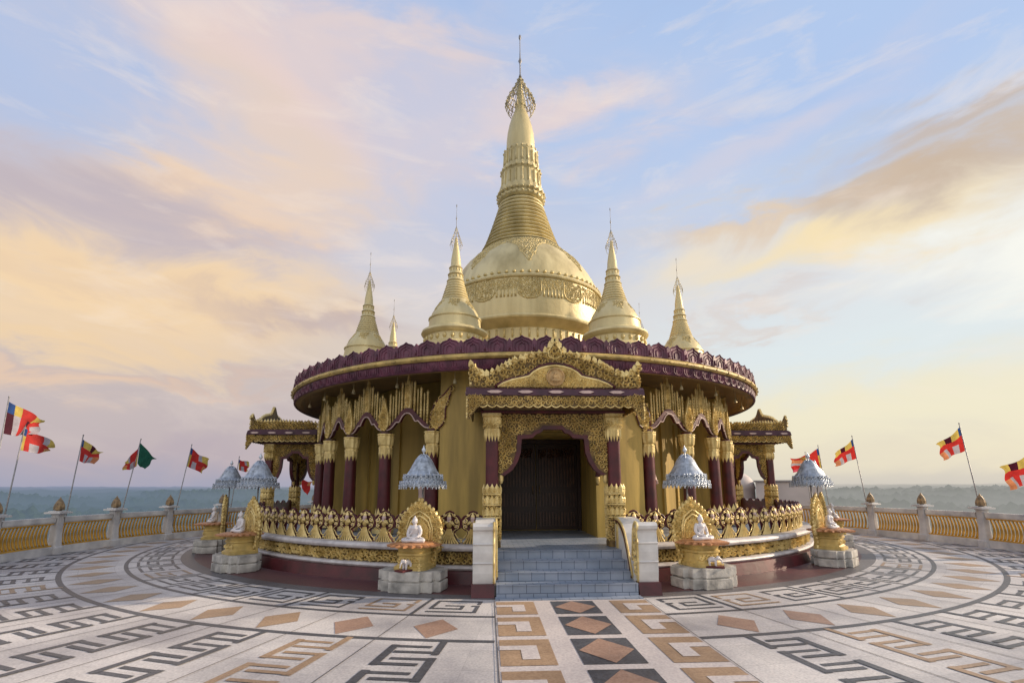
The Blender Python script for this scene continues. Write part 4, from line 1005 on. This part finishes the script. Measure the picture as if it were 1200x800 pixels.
# ------------------------------------------------------------------ terrace balustrade
def fence_pt(az, R=TR): a = radians(az); return Vector((TCX + R * sin(a), TCY - R * cos(a), 0))
def build_fence():
    # bud-topped post
    r = empty('balustrade_post'); s = MB()
    sq = lambda a, z: 1 / ((abs(cos(a)) ** 7 + abs(sin(a)) ** 7) ** (1 / 7.))
    s.lathe([(.16, 0), (.155, .17), (.125, .2), (.12, .24), (.105, .5), (.105, 1.02), (.13, 1.05), (.01, 1.06)], 24, mod=sq, smooth=False)
    s.build('shaft', M['fence_white'], r)
    c = MB(); c.box(-.21, .21, -.21, .21, 1.06, 1.105); c.box(-.15, .15, -.15, .15, 1.105, 1.13); c.build('cap', M['fence_white'], r)
    b = MB(); b.lathe([(.05, 1.13), (.085, 1.15), (.105, 1.22), (.105, 1.28), (.085, 1.36), (.05, 1.42), (.02, 1.46), (.005, 1.50)], 16)
    leaf_collar(b, (0, 0, 0), .092, 1.15, 1.34, 8, up=True, lift=.012); b.build('lotus_bud', M['bud'], r)
    azs = [66.3, 74.7, 83.1, 91.5, 99.8, 108.4, 117.6, 126.6, 135.5]
    N = ['first', 'second', 'third', 'fourth', 'fifth', 'sixth', 'seventh', 'eighth', 'ninth']
    first = True
    bal = MB()
    bal.tube([(0, -.02, .23), (0, -.055, .30), (0, -.085, .40), (0, -.085, .52), (0, -.065, .64), (0, -.03, .74), (0, -.015, .80)], [.026, .030, .031, .028, .024, .021, .022], 8)
    bal.tube([(0, -.015, .20), (0, -.015, .24)], [.042, .036], 8)
    bal.tube([(0, -.02, .76), (0, -.02, .81)], [.03, .036], 8); balm = bal.build('baluster', M['fence_gold']); me = balm.data; bpy.data.objects.remove(balm)
    for sd in (-1, 1):
        side = 'left' if sd < 0 else 'right'
        vis = 3 if sd < 0 else 3
        for k, a in enumerate(azs):
            if sd > 0: a = a - 1.9 if k < 5 else a - 2.6
            o = r if first else copy_tree(r); first = False
            p = fence_pt(sd * a); o.location = p; o.rotation_euler = (0, 0, radians(sd * a))
            tag(o, 'grey post with lotus bud cap, %s from the near end on the %s' % (N[k], side), 'fence post', 'lotus bud posts of the %s balustrade' % side)
            if k == len(azs) - 1: break
            a2 = azs[k + 1]
            if sd > 0: a2 = a2 - 1.9 if k + 1 < 5 else a2 - 2.6
            da = .62
            pn = empty('gold_railing', (TCX, TCY, 0), 0, 'gold baluster railing with grey rails, %s from the near end on the %s' % (N[k], side), 'railing', 'gold railings on the %s' % side)
            A, B = sorted((sd * (a + da), sd * (a2 - da)))
            m = MB(); m.ring(TR - .075, TR + .075, .84, .965, A, B, 6); m.ring(TR - .055, TR + .055, .81, .84, A, B, 6); m.build('handrail', M['fence_white'], pn)
            m = MB(); m.ring(TR - .10, TR + .10, 0, .19, A, B, 6); m.ring(TR - .08, TR + .08, .19, .205, A, B, 6); m.build('plinth_kerb', M['fence_white'], pn)
            m = MB(); m.ring(TR - .05, TR + .03, .205, .24, A, B, 6); m.ring(TR - .045, TR + .02, .775, .81, A, B, 6); m.build('gold_rail', M['fence_gold'], pn)
            n = 15
            for i in range(n):
                an = radians(A + (B - A) * (i + .5) / n); q = bpy.data.objects.new('baluster', me); COL.objects.link(q); q.parent = pn
                q.location = (TR * sin(an), -TR * cos(an), 0); q.rotation_euler = (0, 0, an)
build_fence()

# ------------------------------------------------------------------ flags
FC = {'blue': (.02, .07, .25), 'yellow': (.62, .47, .11), 'red': (.56, .035, .03), 'white': (.46, .43, .48), 'orange': (.66, .26, .12), 'maroon': (.07, .006, .02), 'green': (.012, .11, .07), 'pink': (.60, .10, .16)}
def m_cloth(n, c):
    m, nt, b = new_mat(n + ' flag cloth'); N = nt.nodes; L = nt.links
    tc = N.new('ShaderNodeTexCoord'); ns = N.new('ShaderNodeTexNoise'); ns.inputs['Scale'].default_value = 5; ns.inputs['Detail'].default_value = 4; L.new(tc.outputs['Object'], ns.inputs['Vector'])
    r = N.new('ShaderNodeValToRGB'); r.color_ramp.elements[0].position = .3; r.color_ramp.elements[0].color = (*[x * .72 for x in c], 1); r.color_ramp.elements[1].position = .7; r.color_ramp.elements[1].color = (*[min(1, x * 1.15) for x in c], 1)
    L.new(ns.outputs['Fac'], r.inputs[0]); L.new(r.outputs[0], b.inputs['Base Color']); b.inputs['Roughness'].default_value = .8
    tr = N.new('ShaderNodeBsdfTranslucent'); L.new(r.outputs[0], tr.inputs[0]); mx = N.new('ShaderNodeMixShader'); mx.inputs[0].default_value = .4
    L.new(b.outputs[0], mx.inputs[1]); L.new(tr.outputs[0], mx.inputs[2]); L.new(mx.outputs[0], N['Material Output'].inputs[0])
    return m
FK = list(FC); FM = [m_cloth(k, FC[k]) for k in FK]
def pat_a(s, t):
    top = t < .36
    row = ['blue', 'yellow', 'red', 'red', 'yellow'] if top else ['maroon', 'white', 'red', 'maroon' if t < .6 else 'white', 'red']
    if s > .80: return 'red' if .25 < t < .6 else ('yellow' if t <= .25 else 'white')
    return row[min(4, int(s / .18))]
def pat_b(s, t):
    if s < .1: return 'yellow' if t > .3 else 'blue'
    if .38 < t < .56: return 'red'
    if t <= .38: return 'red' if .1 < s < .55 else ('white' if s < .72 else 'yellow')
    if s > .78: return 'orange' if t < .8 else 'yellow'
    return 'white' if .25 < s < .5 else 'red'
def pat_c(s, t):
    if .34 < t < .6: return 'red'
    if s < .12: return 'blue' if t < .4 else 'red'
    if t <= .34: return 'yellow' if s < .42 or s > .62 else 'maroon'
    return 'white' if .18 < s < .42 else ('red' if s < .6 else ('white' if s < .8 else 'orange'))
def make_flag(label, hoist, fly, foot, pat, wob=.06, seed=0, group='religious flags flying along the terrace edge', second=None):
    rng = random.Random(seed); T, Bm = Vector(hoist[0]), Vector(hoist[1]); T2, B2 = Vector(fly[0]), Vector(fly[1]); ft = Vector(foot)
    d = (ft - T).normalized(); base = T + d * ((T.z - .0) / max(.1, -d.z))
    base.z = .0
    out = (T - Vector((TCX, TCY, T.z))); out.z = 0; out.normalize()
    sh = out * .0
    r = empty('flag', tuple(base + sh), 0, label, 'flag', group)
    o0 = base
    p = MB(); p.tube([Vector((0, 0, -.6)) - d * 0, T - o0 - d * .10], [.020, .013], 8); p.ball(T - o0 - d * .11, .022, 6, 4); p.build('pole', M['steel'], r)
    for qi, (h0, h1, f0, f1, pt) in enumerate([(T, Bm, T2, B2, pat)] + ([second] if second else [])):
        h0, h1, f0, f1 = [Vector(v) for v in (h0, h1, f0, f1)]
        c = MB(); nx, ny = 20, 12; vs = []
        nrm = (f0 - h0).cross(h1 - h0).normalized(); ph = rng.uniform(0, 6)
        for j in range(ny + 1):
            t = j / ny
            for i in range(nx + 1):
                s = i / nx; e = s * (1.0 + .06 * sin(t * 9 + ph) * s)
                P = h0.lerp(h1, t).lerp(f0.lerp(f1, t), e)
                P = P + nrm * wob * sin(s * 7.5 + t * 2.2 + ph) * (s ** .7) * 1.3
                P.z += .05 * sin(s * 5 + ph + t * 3) * s - .03 * sin(pi * s)
                vs.append(P - o0)
        c.v = [tuple(v) for v in vs]
        for j in range(ny):
            for i in range(nx):
                a = j * (nx + 1) + i
                s, t = (i + .5) / nx, (j + .5) / ny
                c.f.append((a, a + 1, a + nx + 2, a + nx + 1)); c.m.append(FK.index(pt(s, t))); c.sm.append(True)
        c.build('cloth', FM, r)
def pat_g(s, t): return 'green'
G_ = 'religious flags flying along the terrace edge'
make_flag('large striped flag with a dark blue corner, nearest on the left', [(-13.08, -5.68, 3.85), (-13.08, -5.67, 3.05)], [(-13.15, -4.45, 3.57), (-13.14, -4.79, 3.09)], (-13.07, -5.72, 2.79), pat_a, .07, 1)
make_flag('red and white striped flag just right of the large one on the left', [(-13.13, -5.08, 3.26), (-13.13, -5.10, 2.69)], [(-13.15, -3.99, 2.96), (-13.15, -4.22, 2.69)], (-13.11, -5.26, 1.53), pat_b, .06, 2)
make_flag('small striped flag with red cross band, third from the left edge', [(-13.11, -3.22, 3.15), (-13.11, -3.23, 2.51)], [(-13.02, -2.48, 2.83), (-13.06, -2.80, 2.43)], (-13.12, -3.40, 1.49), pat_c, .06, 3)
make_flag('plain dark green flag with a striped flag on the same pole', [(-12.79, -1.25, 3.22), (-12.79, -1.26, 2.52)], [(-12.63, -.58, 2.74), (-12.73, -.99, 2.34)], (-12.87, -1.62, 1.24), pat_g, .03, 4,
          second=((-12.79, -1.27, 3.05), (-12.79, -1.28, 2.44), (-12.88, -1.72, 2.60), (-12.88, -1.74, 2.25), pat_b))
make_flag('striped flag nearest the pagoda on its left', [(-12.20, .62, 3.19), (-12.23, .53, 2.50)], [(-11.90, 1.29, 2.76), (-11.97, 1.14, 2.30)], (-12.31, .33, 1.47), pat_b, .06, 5)
make_flag('red flag peeping above the left silver umbrellas', [(-11.31, 2.42, 2.85), (-11.29, 2.44, 2.42)], [(-11.09, 2.87, 2.76), (-11.10, 2.86, 2.40)], (-11.35, 2.35, 2.10), pat_b, .04, 6)
make_flag('red flag seen through the left porch', [(-9.63, 4.65, 2.13), (-9.56, 4.73, 1.68)], [(-9.24, 5.06, 1.98), (-9.38, 4.92, 1.38)], (-9.66, 4.62, .9), lambda s, t: 'orange' if s > .7 and t < .4 else 'red', .04, 7)
make_flag('striped flag half hidden behind the right silver umbrella', [(11.98, 1.12, 3.21), (12.0, 1.07, 2.42)], [(11.64, 1.81, 2.87), (11.71, 1.68, 2.31)], (12.03, 1.02, 2.02), pat_b, .05, 8)
make_flag('red striped flag with its end left of the right silver umbrella', [(11.74, 1.62, 2.97), (11.75, 1.61, 2.34)], [(11.42, 2.22, 2.82), (11.45, 2.17, 2.32)], (11.75, 1.61, 1.69), lambda s, t: ['red', 'orange', 'white', 'red', 'pink'][min(4, int(t * 5))], .05, 9)
make_flag('striped flag just right of the right silver umbrella', [(12.48, -.16, 3.47), (12.50, -.23, 2.73)], [(12.20, .62, 2.90), (12.22, .57, 2.50)], (12.57, -.44, 1.07), pat_c, .06, 10)
make_flag('striped flag on a leaning pole rising from a post on the right', [(13.14, -3.86, 3.49), (13.14, -3.91, 2.76)], [(13.08, -2.98, 2.99), (13.10, -3.14, 2.54)], (13.15, -4.11, 1.39), pat_c, .06, 11)
make_flag('striped flag cut by the right edge of the photo', [(13.08, -5.75, 2.56), (13.07, -5.80, 1.78)], [(13.14, -4.80, 2.19), (13.13, -5.03, 1.64)], (13.06, -6.0, .9), pat_c, .07, 12)

# ------------------------------------------------------------------ pale hall beyond the right side
def build_hall():
    r = empty('hall', (17.6, 13.0, 0), radians(-31), 'low pale hall with a rounded dome beyond the right balustrade', 'building')
    m = MB(); m.box(-1.6, 1.9, -2, 2, -9, 1.95); m.box(-4.2, -1.6, -1.8, 2.0, -9, .9); m.build('wall', M['hall'], r)
    c = MB(); c.box(-1.7, 2.0, -2.1, 2.1, 1.95, 2.05); c.build('cornice', M['hall_trim'], r)
    d = MB(); d.lathe([(1.0, .9), (1.0, 1.5), (1.05, 1.55), (.98, 1.9), (.78, 2.25), (.45, 2.5), (.01, 2.58)], 32, (-2.75, 0, 0)); d.build('dome', M['hall'], r)
M['hall'] = mat('hazy beige render', (.58, .51, .48), .8, 0, .12, .6)
M['hall_trim'] = mat('hazy beige trim', (.34, .31, .30), .8, 0, .12, .6)
build_hall()

# ------------------------------------------------------------------ country far below
def s2l(c): return tuple(((x / 255) / 12.92 if x / 255 <= .04045 else ((x / 255 + .055) / 1.055) ** 2.4) for x in c)
def build_hills():
    azs = []; a = -80.
    while a < 80: azs.append(a); a += .3
    while a < 280: azs.append(a); a += 3.
    rs = [15., 17, 20, 26, 35, 50, 75, 110, 160, 230, 320, 430, 560]; r = 700.
    while r < 26000: rs.append(r); r *= (1.014 if r < 3000 else 1.03)
    vs = []
    for r in rs:
        for a in azs:
            t = radians(a); x, y = r * sin(t), r * cos(t)
            z = -52 * min(1, ((r - 14) / 130.) ** .8 if r > 14 else 0) - 1.5
            if r > 100:
                k = min(1, (r - 100) / 500)
                z += k * 16 * noise.fractal(Vector((x / 900, y / 900, .3)), 1, 2, 5)
                z += k * 6 * noise.fractal(Vector((x / 120, y / 120, 1.3)), 1, 2, 4)
                rid = 1 - abs(noise.fractal(Vector((x / 1500, y / 800, 5)), 1, 2, 3))
                z += 85 * max(0, rid - .6) * min(1, max(0, (r - 900) / 1500))
                far = min(1, max(0, (r - 7000) / 9000)); z += far * (44 + 46 * noise.fractal(Vector((x / 5200, y / 3000, 9.1)), 1, 2, 5))
                z += 11 * k * abs(noise.noise(Vector((x / 38, y / 38, 2)))) * (1 if r < 3500 else .3) + 9 * k * max(0, noise.noise(Vector((x / 190, y / 190, 6))))
            z -= (r / 26000.) ** 2 * 20
            vs.append((x, y, z))
    n = len(azs); fs = []
    for j in range(len(rs) - 1):
        for i in range(n):
            k = (i + 1) % n; fs.append((j * n + i, j * n + k, (j + 1) * n + k, (j + 1) * n + i))
    m, nt, b = new_mat('hazy forested country'); N = nt.nodes; L = nt.links
    geo = N.new('ShaderNodeNewGeometry')
    ln = N.new('ShaderNodeVectorMath'); ln.operation = 'LENGTH'; L.new(geo.outputs['Position'], ln.inputs[0])
    ns = N.new('ShaderNodeTexNoise'); ns.inputs['Scale'].default_value = .006; ns.inputs['Detail'].default_value = 10; ns.inputs['Roughness'].default_value = .7; L.new(geo.outputs['Position'], ns.inputs['Vector'])
    rp = N.new('ShaderNodeValToRGB'); rp.color_ramp.elements[0].position = .38; rp.color_ramp.elements[0].color = (.010, .014, .010, 1); rp.color_ramp.elements[1].position = .62; rp.color_ramp.elements[1].color = (.055, .070, .030, 1)
    L.new(ns.outputs['Fac'], rp.inputs[0]); L.new(rp.outputs[0], b.inputs['Base Color']); b.inputs['Roughness'].default_value = 1; b.inputs['Specular IOR Level'].default_value = 0
    def mth(op, a, b2=None):
        q = N.new('ShaderNodeMath'); q.operation = op
        for i, v in enumerate((a, b2)):
            if v is None: continue
            if isinstance(v, (int, float)): q.inputs[i].default_value = v
            else: L.new(v, q.inputs[i])
        return q.outputs[0]
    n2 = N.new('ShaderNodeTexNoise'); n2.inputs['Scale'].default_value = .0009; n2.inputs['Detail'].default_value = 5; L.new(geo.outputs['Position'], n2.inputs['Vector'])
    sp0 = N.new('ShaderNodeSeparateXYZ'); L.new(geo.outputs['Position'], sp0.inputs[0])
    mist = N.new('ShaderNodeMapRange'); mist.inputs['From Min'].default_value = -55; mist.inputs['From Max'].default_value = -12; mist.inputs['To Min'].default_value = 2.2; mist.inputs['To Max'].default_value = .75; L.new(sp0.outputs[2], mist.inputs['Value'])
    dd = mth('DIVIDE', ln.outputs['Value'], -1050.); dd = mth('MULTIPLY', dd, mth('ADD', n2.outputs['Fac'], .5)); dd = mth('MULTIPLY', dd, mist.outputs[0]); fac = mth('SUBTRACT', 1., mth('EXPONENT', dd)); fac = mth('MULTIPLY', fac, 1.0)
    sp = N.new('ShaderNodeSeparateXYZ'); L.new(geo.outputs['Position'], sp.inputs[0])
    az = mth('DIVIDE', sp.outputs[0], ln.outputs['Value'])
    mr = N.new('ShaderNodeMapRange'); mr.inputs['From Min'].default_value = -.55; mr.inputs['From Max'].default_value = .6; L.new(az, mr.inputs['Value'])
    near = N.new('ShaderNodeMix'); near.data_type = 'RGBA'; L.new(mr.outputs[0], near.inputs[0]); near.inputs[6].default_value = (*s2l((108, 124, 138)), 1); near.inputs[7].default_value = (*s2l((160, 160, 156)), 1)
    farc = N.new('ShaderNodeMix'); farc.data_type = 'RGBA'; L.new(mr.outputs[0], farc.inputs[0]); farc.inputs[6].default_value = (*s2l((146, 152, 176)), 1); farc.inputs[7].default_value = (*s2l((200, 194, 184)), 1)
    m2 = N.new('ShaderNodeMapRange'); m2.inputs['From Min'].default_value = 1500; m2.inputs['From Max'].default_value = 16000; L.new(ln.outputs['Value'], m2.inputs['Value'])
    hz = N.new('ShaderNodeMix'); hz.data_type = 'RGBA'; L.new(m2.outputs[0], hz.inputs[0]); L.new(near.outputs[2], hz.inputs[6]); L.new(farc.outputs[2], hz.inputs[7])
    em = N.new('ShaderNodeEmission'); L.new(hz.outputs[2], em.inputs[0])  # distance haze is put into the surface as a glow
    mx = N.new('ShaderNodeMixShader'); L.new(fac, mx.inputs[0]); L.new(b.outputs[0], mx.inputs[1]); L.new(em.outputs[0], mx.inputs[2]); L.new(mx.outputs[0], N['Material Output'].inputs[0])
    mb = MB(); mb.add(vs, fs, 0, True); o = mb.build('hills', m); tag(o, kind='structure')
    # distant woodland crowns that nobody could count
    import bisect
    def ground(x, y):
        r = hypot(x, y); t = degrees(atan2(x, y)); j = max(0, min(len(rs) - 2, bisect.bisect(rs, r) - 1)); i = max(0, min(n - 2, bisect.bisect(azs, t) - 1))
        return max(vs[j * n + i][2], vs[(j + 1) * n + i][2])
    rg = random.Random(21); tb = MB()
    bmi = bmesh.new(); bmesh.ops.create_icosphere(bmi, subdivisions=1, radius=1); iv = [v.co.copy() for v in bmi.verts]; jf = [tuple(v.index for v in f.verts) for f in bmi.faces]; bmi.free()
    cnt = 0
    while cnt < 7500:
        a = radians(rg.uniform(-62, 66)); r = rg.uniform(420, 2600) ; x, y = r * sin(a), r * cos(a)
        if noise.noise(Vector((x / 210, y / 210, 3))) < -.02 + .1 * rg.random(): continue
        cnt += 1; z = ground(x, y); R = rg.uniform(4, 8) * (1 + .25 * (r > 1400)); h = R * rg.uniform(.8, 1.25)
        rr = rg.uniform(0, 6); vv = []
        for q in iv:
            k = 1 + rg.uniform(-.22, .22); vv.append((x + (q.x * cos(rr) - q.y * sin(rr)) * R * k, y + (q.x * sin(rr) + q.y * cos(rr)) * R * k, z + h * .5 + q.z * h * k))
        tb.add(vv, jf, 0, False)
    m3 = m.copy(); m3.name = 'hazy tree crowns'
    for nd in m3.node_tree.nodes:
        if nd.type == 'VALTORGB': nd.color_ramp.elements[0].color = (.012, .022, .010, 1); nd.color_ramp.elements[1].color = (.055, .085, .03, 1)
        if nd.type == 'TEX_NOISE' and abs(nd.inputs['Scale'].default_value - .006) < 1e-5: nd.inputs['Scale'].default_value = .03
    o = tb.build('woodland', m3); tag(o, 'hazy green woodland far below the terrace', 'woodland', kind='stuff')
build_hills()

# ------------------------------------------------------------------ sky and sun
SUN_AZ, SUN_EL = 83., 21.          # azimuth clockwise from +Y
def build_world():
    w = bpy.data.worlds.new('World'); SC.world = w; w.use_nodes = True; nt = w.node_tree; N = nt.nodes; L = nt.links; N.clear()
    out = N.new('ShaderNodeOutputWorld'); bg = N.new('ShaderNodeBackground'); L.new(bg.outputs[0], out.inputs[0])
    tc = N.new('ShaderNodeTexCoord'); D = tc.outputs['Generated']
    sep = N.new('ShaderNodeSeparateXYZ'); L.new(D, sep.inputs[0])
    def mth(op, a, b=None, clamp=False):
        q = N.new('ShaderNodeMath'); q.operation = op; q.use_clamp = clamp
        for i, v in enumerate((a, b)):
            if v is None: continue
            if isinstance(v, (int, float)): q.inputs[i].default_value = v
            else: L.new(v, q.inputs[i])
        return q.outputs[0]
    def mix(f, a, b):
        q = N.new('ShaderNodeMix'); q.data_type = 'RGBA'
        for sck, v in ((q.inputs[0], f), (q.inputs[6], a), (q.inputs[7], b)):
            if isinstance(v, (int, float)): sck.default_value = v
            elif isinstance(v, tuple): sck.default_value = (*v, 1)
            else: L.new(v, sck)
        return q.outputs[2]
    az = mth('MULTIPLY', mth('ARCTAN2', sep.outputs[0], sep.outputs[1]), 180 / pi)
    el = mth('MULTIPLY', mth('ARCSINE', sep.outputs[2]), 180 / pi)
    # cloud coordinates: long level streaks, slightly fanned by the flat layer overhead
    den = mth('ADD', mth('MAXIMUM', sep.outputs[2], 0.), .55)
    cx = N.new('ShaderNodeCombineXYZ'); L.new(mth('ADD', mth('MULTIPLY', az, .034), mth('DIVIDE', sep.outputs[0], den)), cx.inputs[0]); L.new(mth('MULTIPLY', el, .118), cx.inputs[1]); L.new(mth('MULTIPLY', sep.outputs[1], .8), cx.inputs[2])
    def fbm(scale, sx, sy, rot, det=9, rough=.6, dist=.4, off=0.):
        mp = N.new('ShaderNodeMapping'); mp.inputs['Scale'].default_value = (sx, sy, 1); mp.inputs['Rotation'].default_value = (0, 0, radians(rot)); mp.inputs['Location'].default_value = (off, off * .7, 0)
        L.new(cx.outputs[0], mp.inputs[0]); n = N.new('ShaderNodeTexNoise'); n.inputs['Scale'].default_value = scale; n.inputs['Detail'].default_value = det; n.inputs['Roughness'].default_value = rough; n.inputs['Distortion'].default_value = dist
        L.new(mp.outputs[0], n.inputs['Vector']); return n.outputs['Fac']
    n1 = fbm(1.0, 1, .9, 14, 8, .55, .5); n2 = fbm(1.3, .9, 1.0, -12, 9, .57, .7, 3.1); n3 = fbm(2.2, .7, 1.1, 10, 8, .62, .5, 7.7)
    waz = mth('ADD', az, mth('MULTIPLY', mth('SUBTRACT', n1, .5), 40.)); wel = mth('ADD', el, mth('ADD', mth('MULTIPLY', mth('SUBTRACT', n2, .5), 16.), mth('MULTIPLY', mth('SUBTRACT', n3, .5), 3.)))
    def ramp(v, pts):
        r = N.new('ShaderNodeValToRGB'); r.color_ramp.interpolation = 'EASE'; L.new(v, r.inputs[0]); e = r.color_ramp.elements
        while len(e) < len(pts): e.new(.5)
        for q, (p, c) in zip(e, pts): q.position = p; q.color = (*s2l(c), 1)
        return r.outputs[0]
    wl = mth('ADD', el, mth('MULTIPLY', mth('SUBTRACT', n2, .5), 5.))
    e01 = mth('DIVIDE', wl, 60., True)
    left = ramp(e01, [(0, (168, 168, 188)), (.06, (190, 176, 184)), (.17, (212, 198, 192)), (.30, (226, 208, 192)), (.42, (205, 202, 216)), (.55, (192, 204, 230)), (.72, (176, 197, 234)), (1, (160, 186, 230))])
    right = ramp(e01, [(0, (212, 206, 196)), (.05, (234, 224, 202)), (.12, (242, 236, 212)), (.22, (228, 236, 238)), (.32, (224, 228, 234)), (.45, (206, 218, 238)), (.60, (186, 208, 242)), (1, (160, 190, 236))])
    lr = N.new('ShaderNodeMapRange'); lr.interpolation_type = 'SMOOTHSTEP'; lr.inputs['From Min'].default_value = -28; lr.inputs['From Max'].default_value = 34; L.new(az, lr.inputs['Value'])
    col = mix(lr.outputs[0], left, right)
    blobs = [  # az, el, half-width, half-height, tilt, colour, opacity
        (-43, 33, 12, 5, 5, (182, 200, 234), .8), (-10, 27, 9, 6, 10, (186, 206, 238), .8), (38, 35, 19, 5.5, 3, (180, 204, 242), .8), (30, 33, 14, 2.2, 8, (226, 216, 222), .55), (5, 47, 14, 4, 0, (188, 206, 238), .6), (-8, 41, 5, 2.5, 0, (190, 204, 234), .4),
        (-25, 38, 18, 8, -20, (240, 216, 208), .92), (-21, 31, 13, 4.5, -22, (236, 214, 198), .85), (-38, 18, 24, 5.5, 2, (255, 222, 176), .95), (-30, 27, 11, 2.4, 6, (252, 220, 186), .9),
        (-41, 24.5, 15, 2.8, 2, (196, 184, 192), .85), (-21, 17, 18, 1.8, -3, (196, 178, 178), .75), (-40, 12.6, 16, 1.5, 0, (248, 216, 172), .8), (-33, 7.0, 24, 2.8, 0, (200, 186, 186), .75), (-30, 10.2, 16, .8, 0, (198, 180, 180), .6),
        (8, 38.5, 17, 3.0, 4, (238, 218, 214), .85), (-14, 43, 12, 3, 0, (240, 218, 210), .7), (-4, 20, 12, 5, 0, (216, 216, 226), .5),
        (40, 21.5, 20, 3.0, 2, (255, 232, 184), .95), (48, 25.5, 13, 2.8, -6, (206, 182, 156), .9), (30, 26.6, 14, 1.6, -3, (232, 208, 180), .85), (52, 29.5, 9, 1.6, -6, (206, 184, 162), .75), (22, 24, 9, 2.2, 4, (250, 232, 200), .75),
        (52, 17, 10, 3.6, 0, (255, 254, 244), .95), (31, 16.4, 6, .7, 0, (226, 208, 196), .5), (36, 12.5, 16, 2.2, 0, (228, 238, 240), .6), (38, 7, 24, 3.2, 0, (246, 236, 204), .6), (-36, 9.5, 12, .9, 3, (240, 206, 176), .7)]
    for (a0, e0, hw, hh, tl, c, op) in blobs:
        dx = mth('SUBTRACT', waz, a0); dy = mth('SUBTRACT', wel, e0); ct, stt = cos(radians(tl)), sin(radians(tl))
        u = mth('DIVIDE', mth('ADD', mth('MULTIPLY', dx, ct), mth('MULTIPLY', dy, stt)), hw); v = mth('DIVIDE', mth('SUBTRACT', mth('MULTIPLY', dy, ct), mth('MULTIPLY', dx, stt)), hh)
        d2 = mth('ADD', mth('MULTIPLY', u, u), mth('MULTIPLY', v, v))
        g = mth('EXPONENT', mth('MULTIPLY', mth('POWER', d2, 1.15), -1.05)); g = mth('MULTIPLY', g, op)
        col = mix(g, col, s2l(c))
    # fine streaks: lilac shade and cream light within the cloud
    elf = N.new('ShaderNodeMapRange'); elf.inputs['From Min'].default_value = 1; elf.inputs['From Max'].default_value = 14; L.new(el, elf.inputs['Value'])
    m1 = N.new('ShaderNodeMapRange'); m1.inputs['From Min'].default_value = .52; m1.inputs['From Max'].default_value = .72; m1.inputs['To Max'].default_value = .4; L.new(n3, m1.inputs['Value'])
    col = mix(mth('MULTIPLY', m1.outputs[0], elf.outputs[0]), col, s2l((255, 238, 222)))
    m2 = N.new('ShaderNodeMapRange'); m2.inputs['From Min'].default_value = .54; m2.inputs['From Max'].default_value = .76; m2.inputs['To Max'].default_value = .12; L.new(n2, m2.inputs['Value'])
    col = mix(mth('MULTIPLY', m2.outputs[0], elf.outputs[0]), col, s2l((190, 184, 202)))
    # clear physical sky underneath, thinly
    sky = N.new('ShaderNodeTexSky'); sky.sky_type = 'NISHITA'; sky.sun_disc = False; sky.sun_elevation = radians(SUN_EL); sky.sun_rotation = radians(SUN_AZ)
    sc = N.new('ShaderNodeVectorMath'); sc.operation = 'SCALE'; sc.inputs['Scale'].default_value = .07; L.new(sky.outputs[0], sc.inputs[0])
    col = mix(.06, col, sc.outputs[0])
    # unseen half of the sky behind the viewer, brightened as added fill light
    bk = N.new('ShaderNodeMapRange'); bk.interpolation_type = 'SMOOTHSTEP'; bk.inputs['From Min'].default_value = .12; bk.inputs['From Max'].default_value = -.5; L.new(sep.outputs[1], bk.inputs['Value'])
    col = mix(mth('MULTIPLY', bk.outputs[0], elf.outputs[0]), col, (.98, .97, .98))
    zn = N.new('ShaderNodeMapRange'); zn.interpolation_type = 'SMOOTHSTEP'; zn.inputs['From Min'].default_value = 49; zn.inputs['From Max'].default_value = 66; L.new(el, zn.inputs['Value'])  # unseen overhead sky, darkened to strengthen the contrast of sun and shade
    col = mix(zn.outputs[0], col, (.13, .20, .38))
    L.new(col, bg.inputs[0]); bg.inputs[1].default_value = 1.0
build_world()
sd = bpy.data.lights.new('sun', 'SUN'); sd.energy = 5.0; sd.angle = radians(1.0); sd.color = (1., .80, .58)
so = bpy.data.objects.new('sun', sd); COL.objects.link(so)
a, e = radians(SUN_AZ), radians(SUN_EL)
sv = Vector((sin(a) * cos(e), cos(a) * cos(e), sin(e))); so.rotation_euler = (-sv).to_track_quat('-Z', 'Y').to_euler(); so.location = sv * 40

# ------------------------------------------------------------------ camera
f, pitch, yaw, roll = 588.6811, .1645, .0489, .0033
cd = bpy.data.cameras.new('camera'); cam = bpy.data.objects.new('camera', cd); COL.objects.link(cam); SC.camera = cam
Rr = Vector((cos(yaw), -sin(yaw), 0)); Fw = Vector((sin(yaw) * cos(pitch), cos(yaw) * cos(pitch), sin(pitch))); Up = Vector((-sin(yaw) * sin(pitch), -cos(yaw) * sin(pitch), cos(pitch)))
R2 = Rr * cos(roll) - Up * sin(roll); U2 = Rr * sin(roll) + Up * cos(roll)
cam.matrix_world = Matrix(((R2.x, U2.x, -Fw.x, -1.2903), (R2.y, U2.y, -Fw.y, -18.4614), (R2.z, U2.z, -Fw.z, 1.75), (0, 0, 0, 1)))
cd.sensor_width = 36; cd.lens = f / 1200 * 36; cd.shift_y = 71.5936 / 1200; cd.clip_start = .05; cd.clip_end = 60000
SC.view_settings.view_transform = 'Standard'; SC.view_settings.look = 'None'; SC.view_settings.exposure = 0; SC.view_settings.gamma = 1
SC.cycles.max_bounces = 6; SC.cycles.diffuse_bounces = 3; SC.cycles.use_denoising = True
SC.cycles.caustics_reflective = False; SC.cycles.caustics_refractive = False
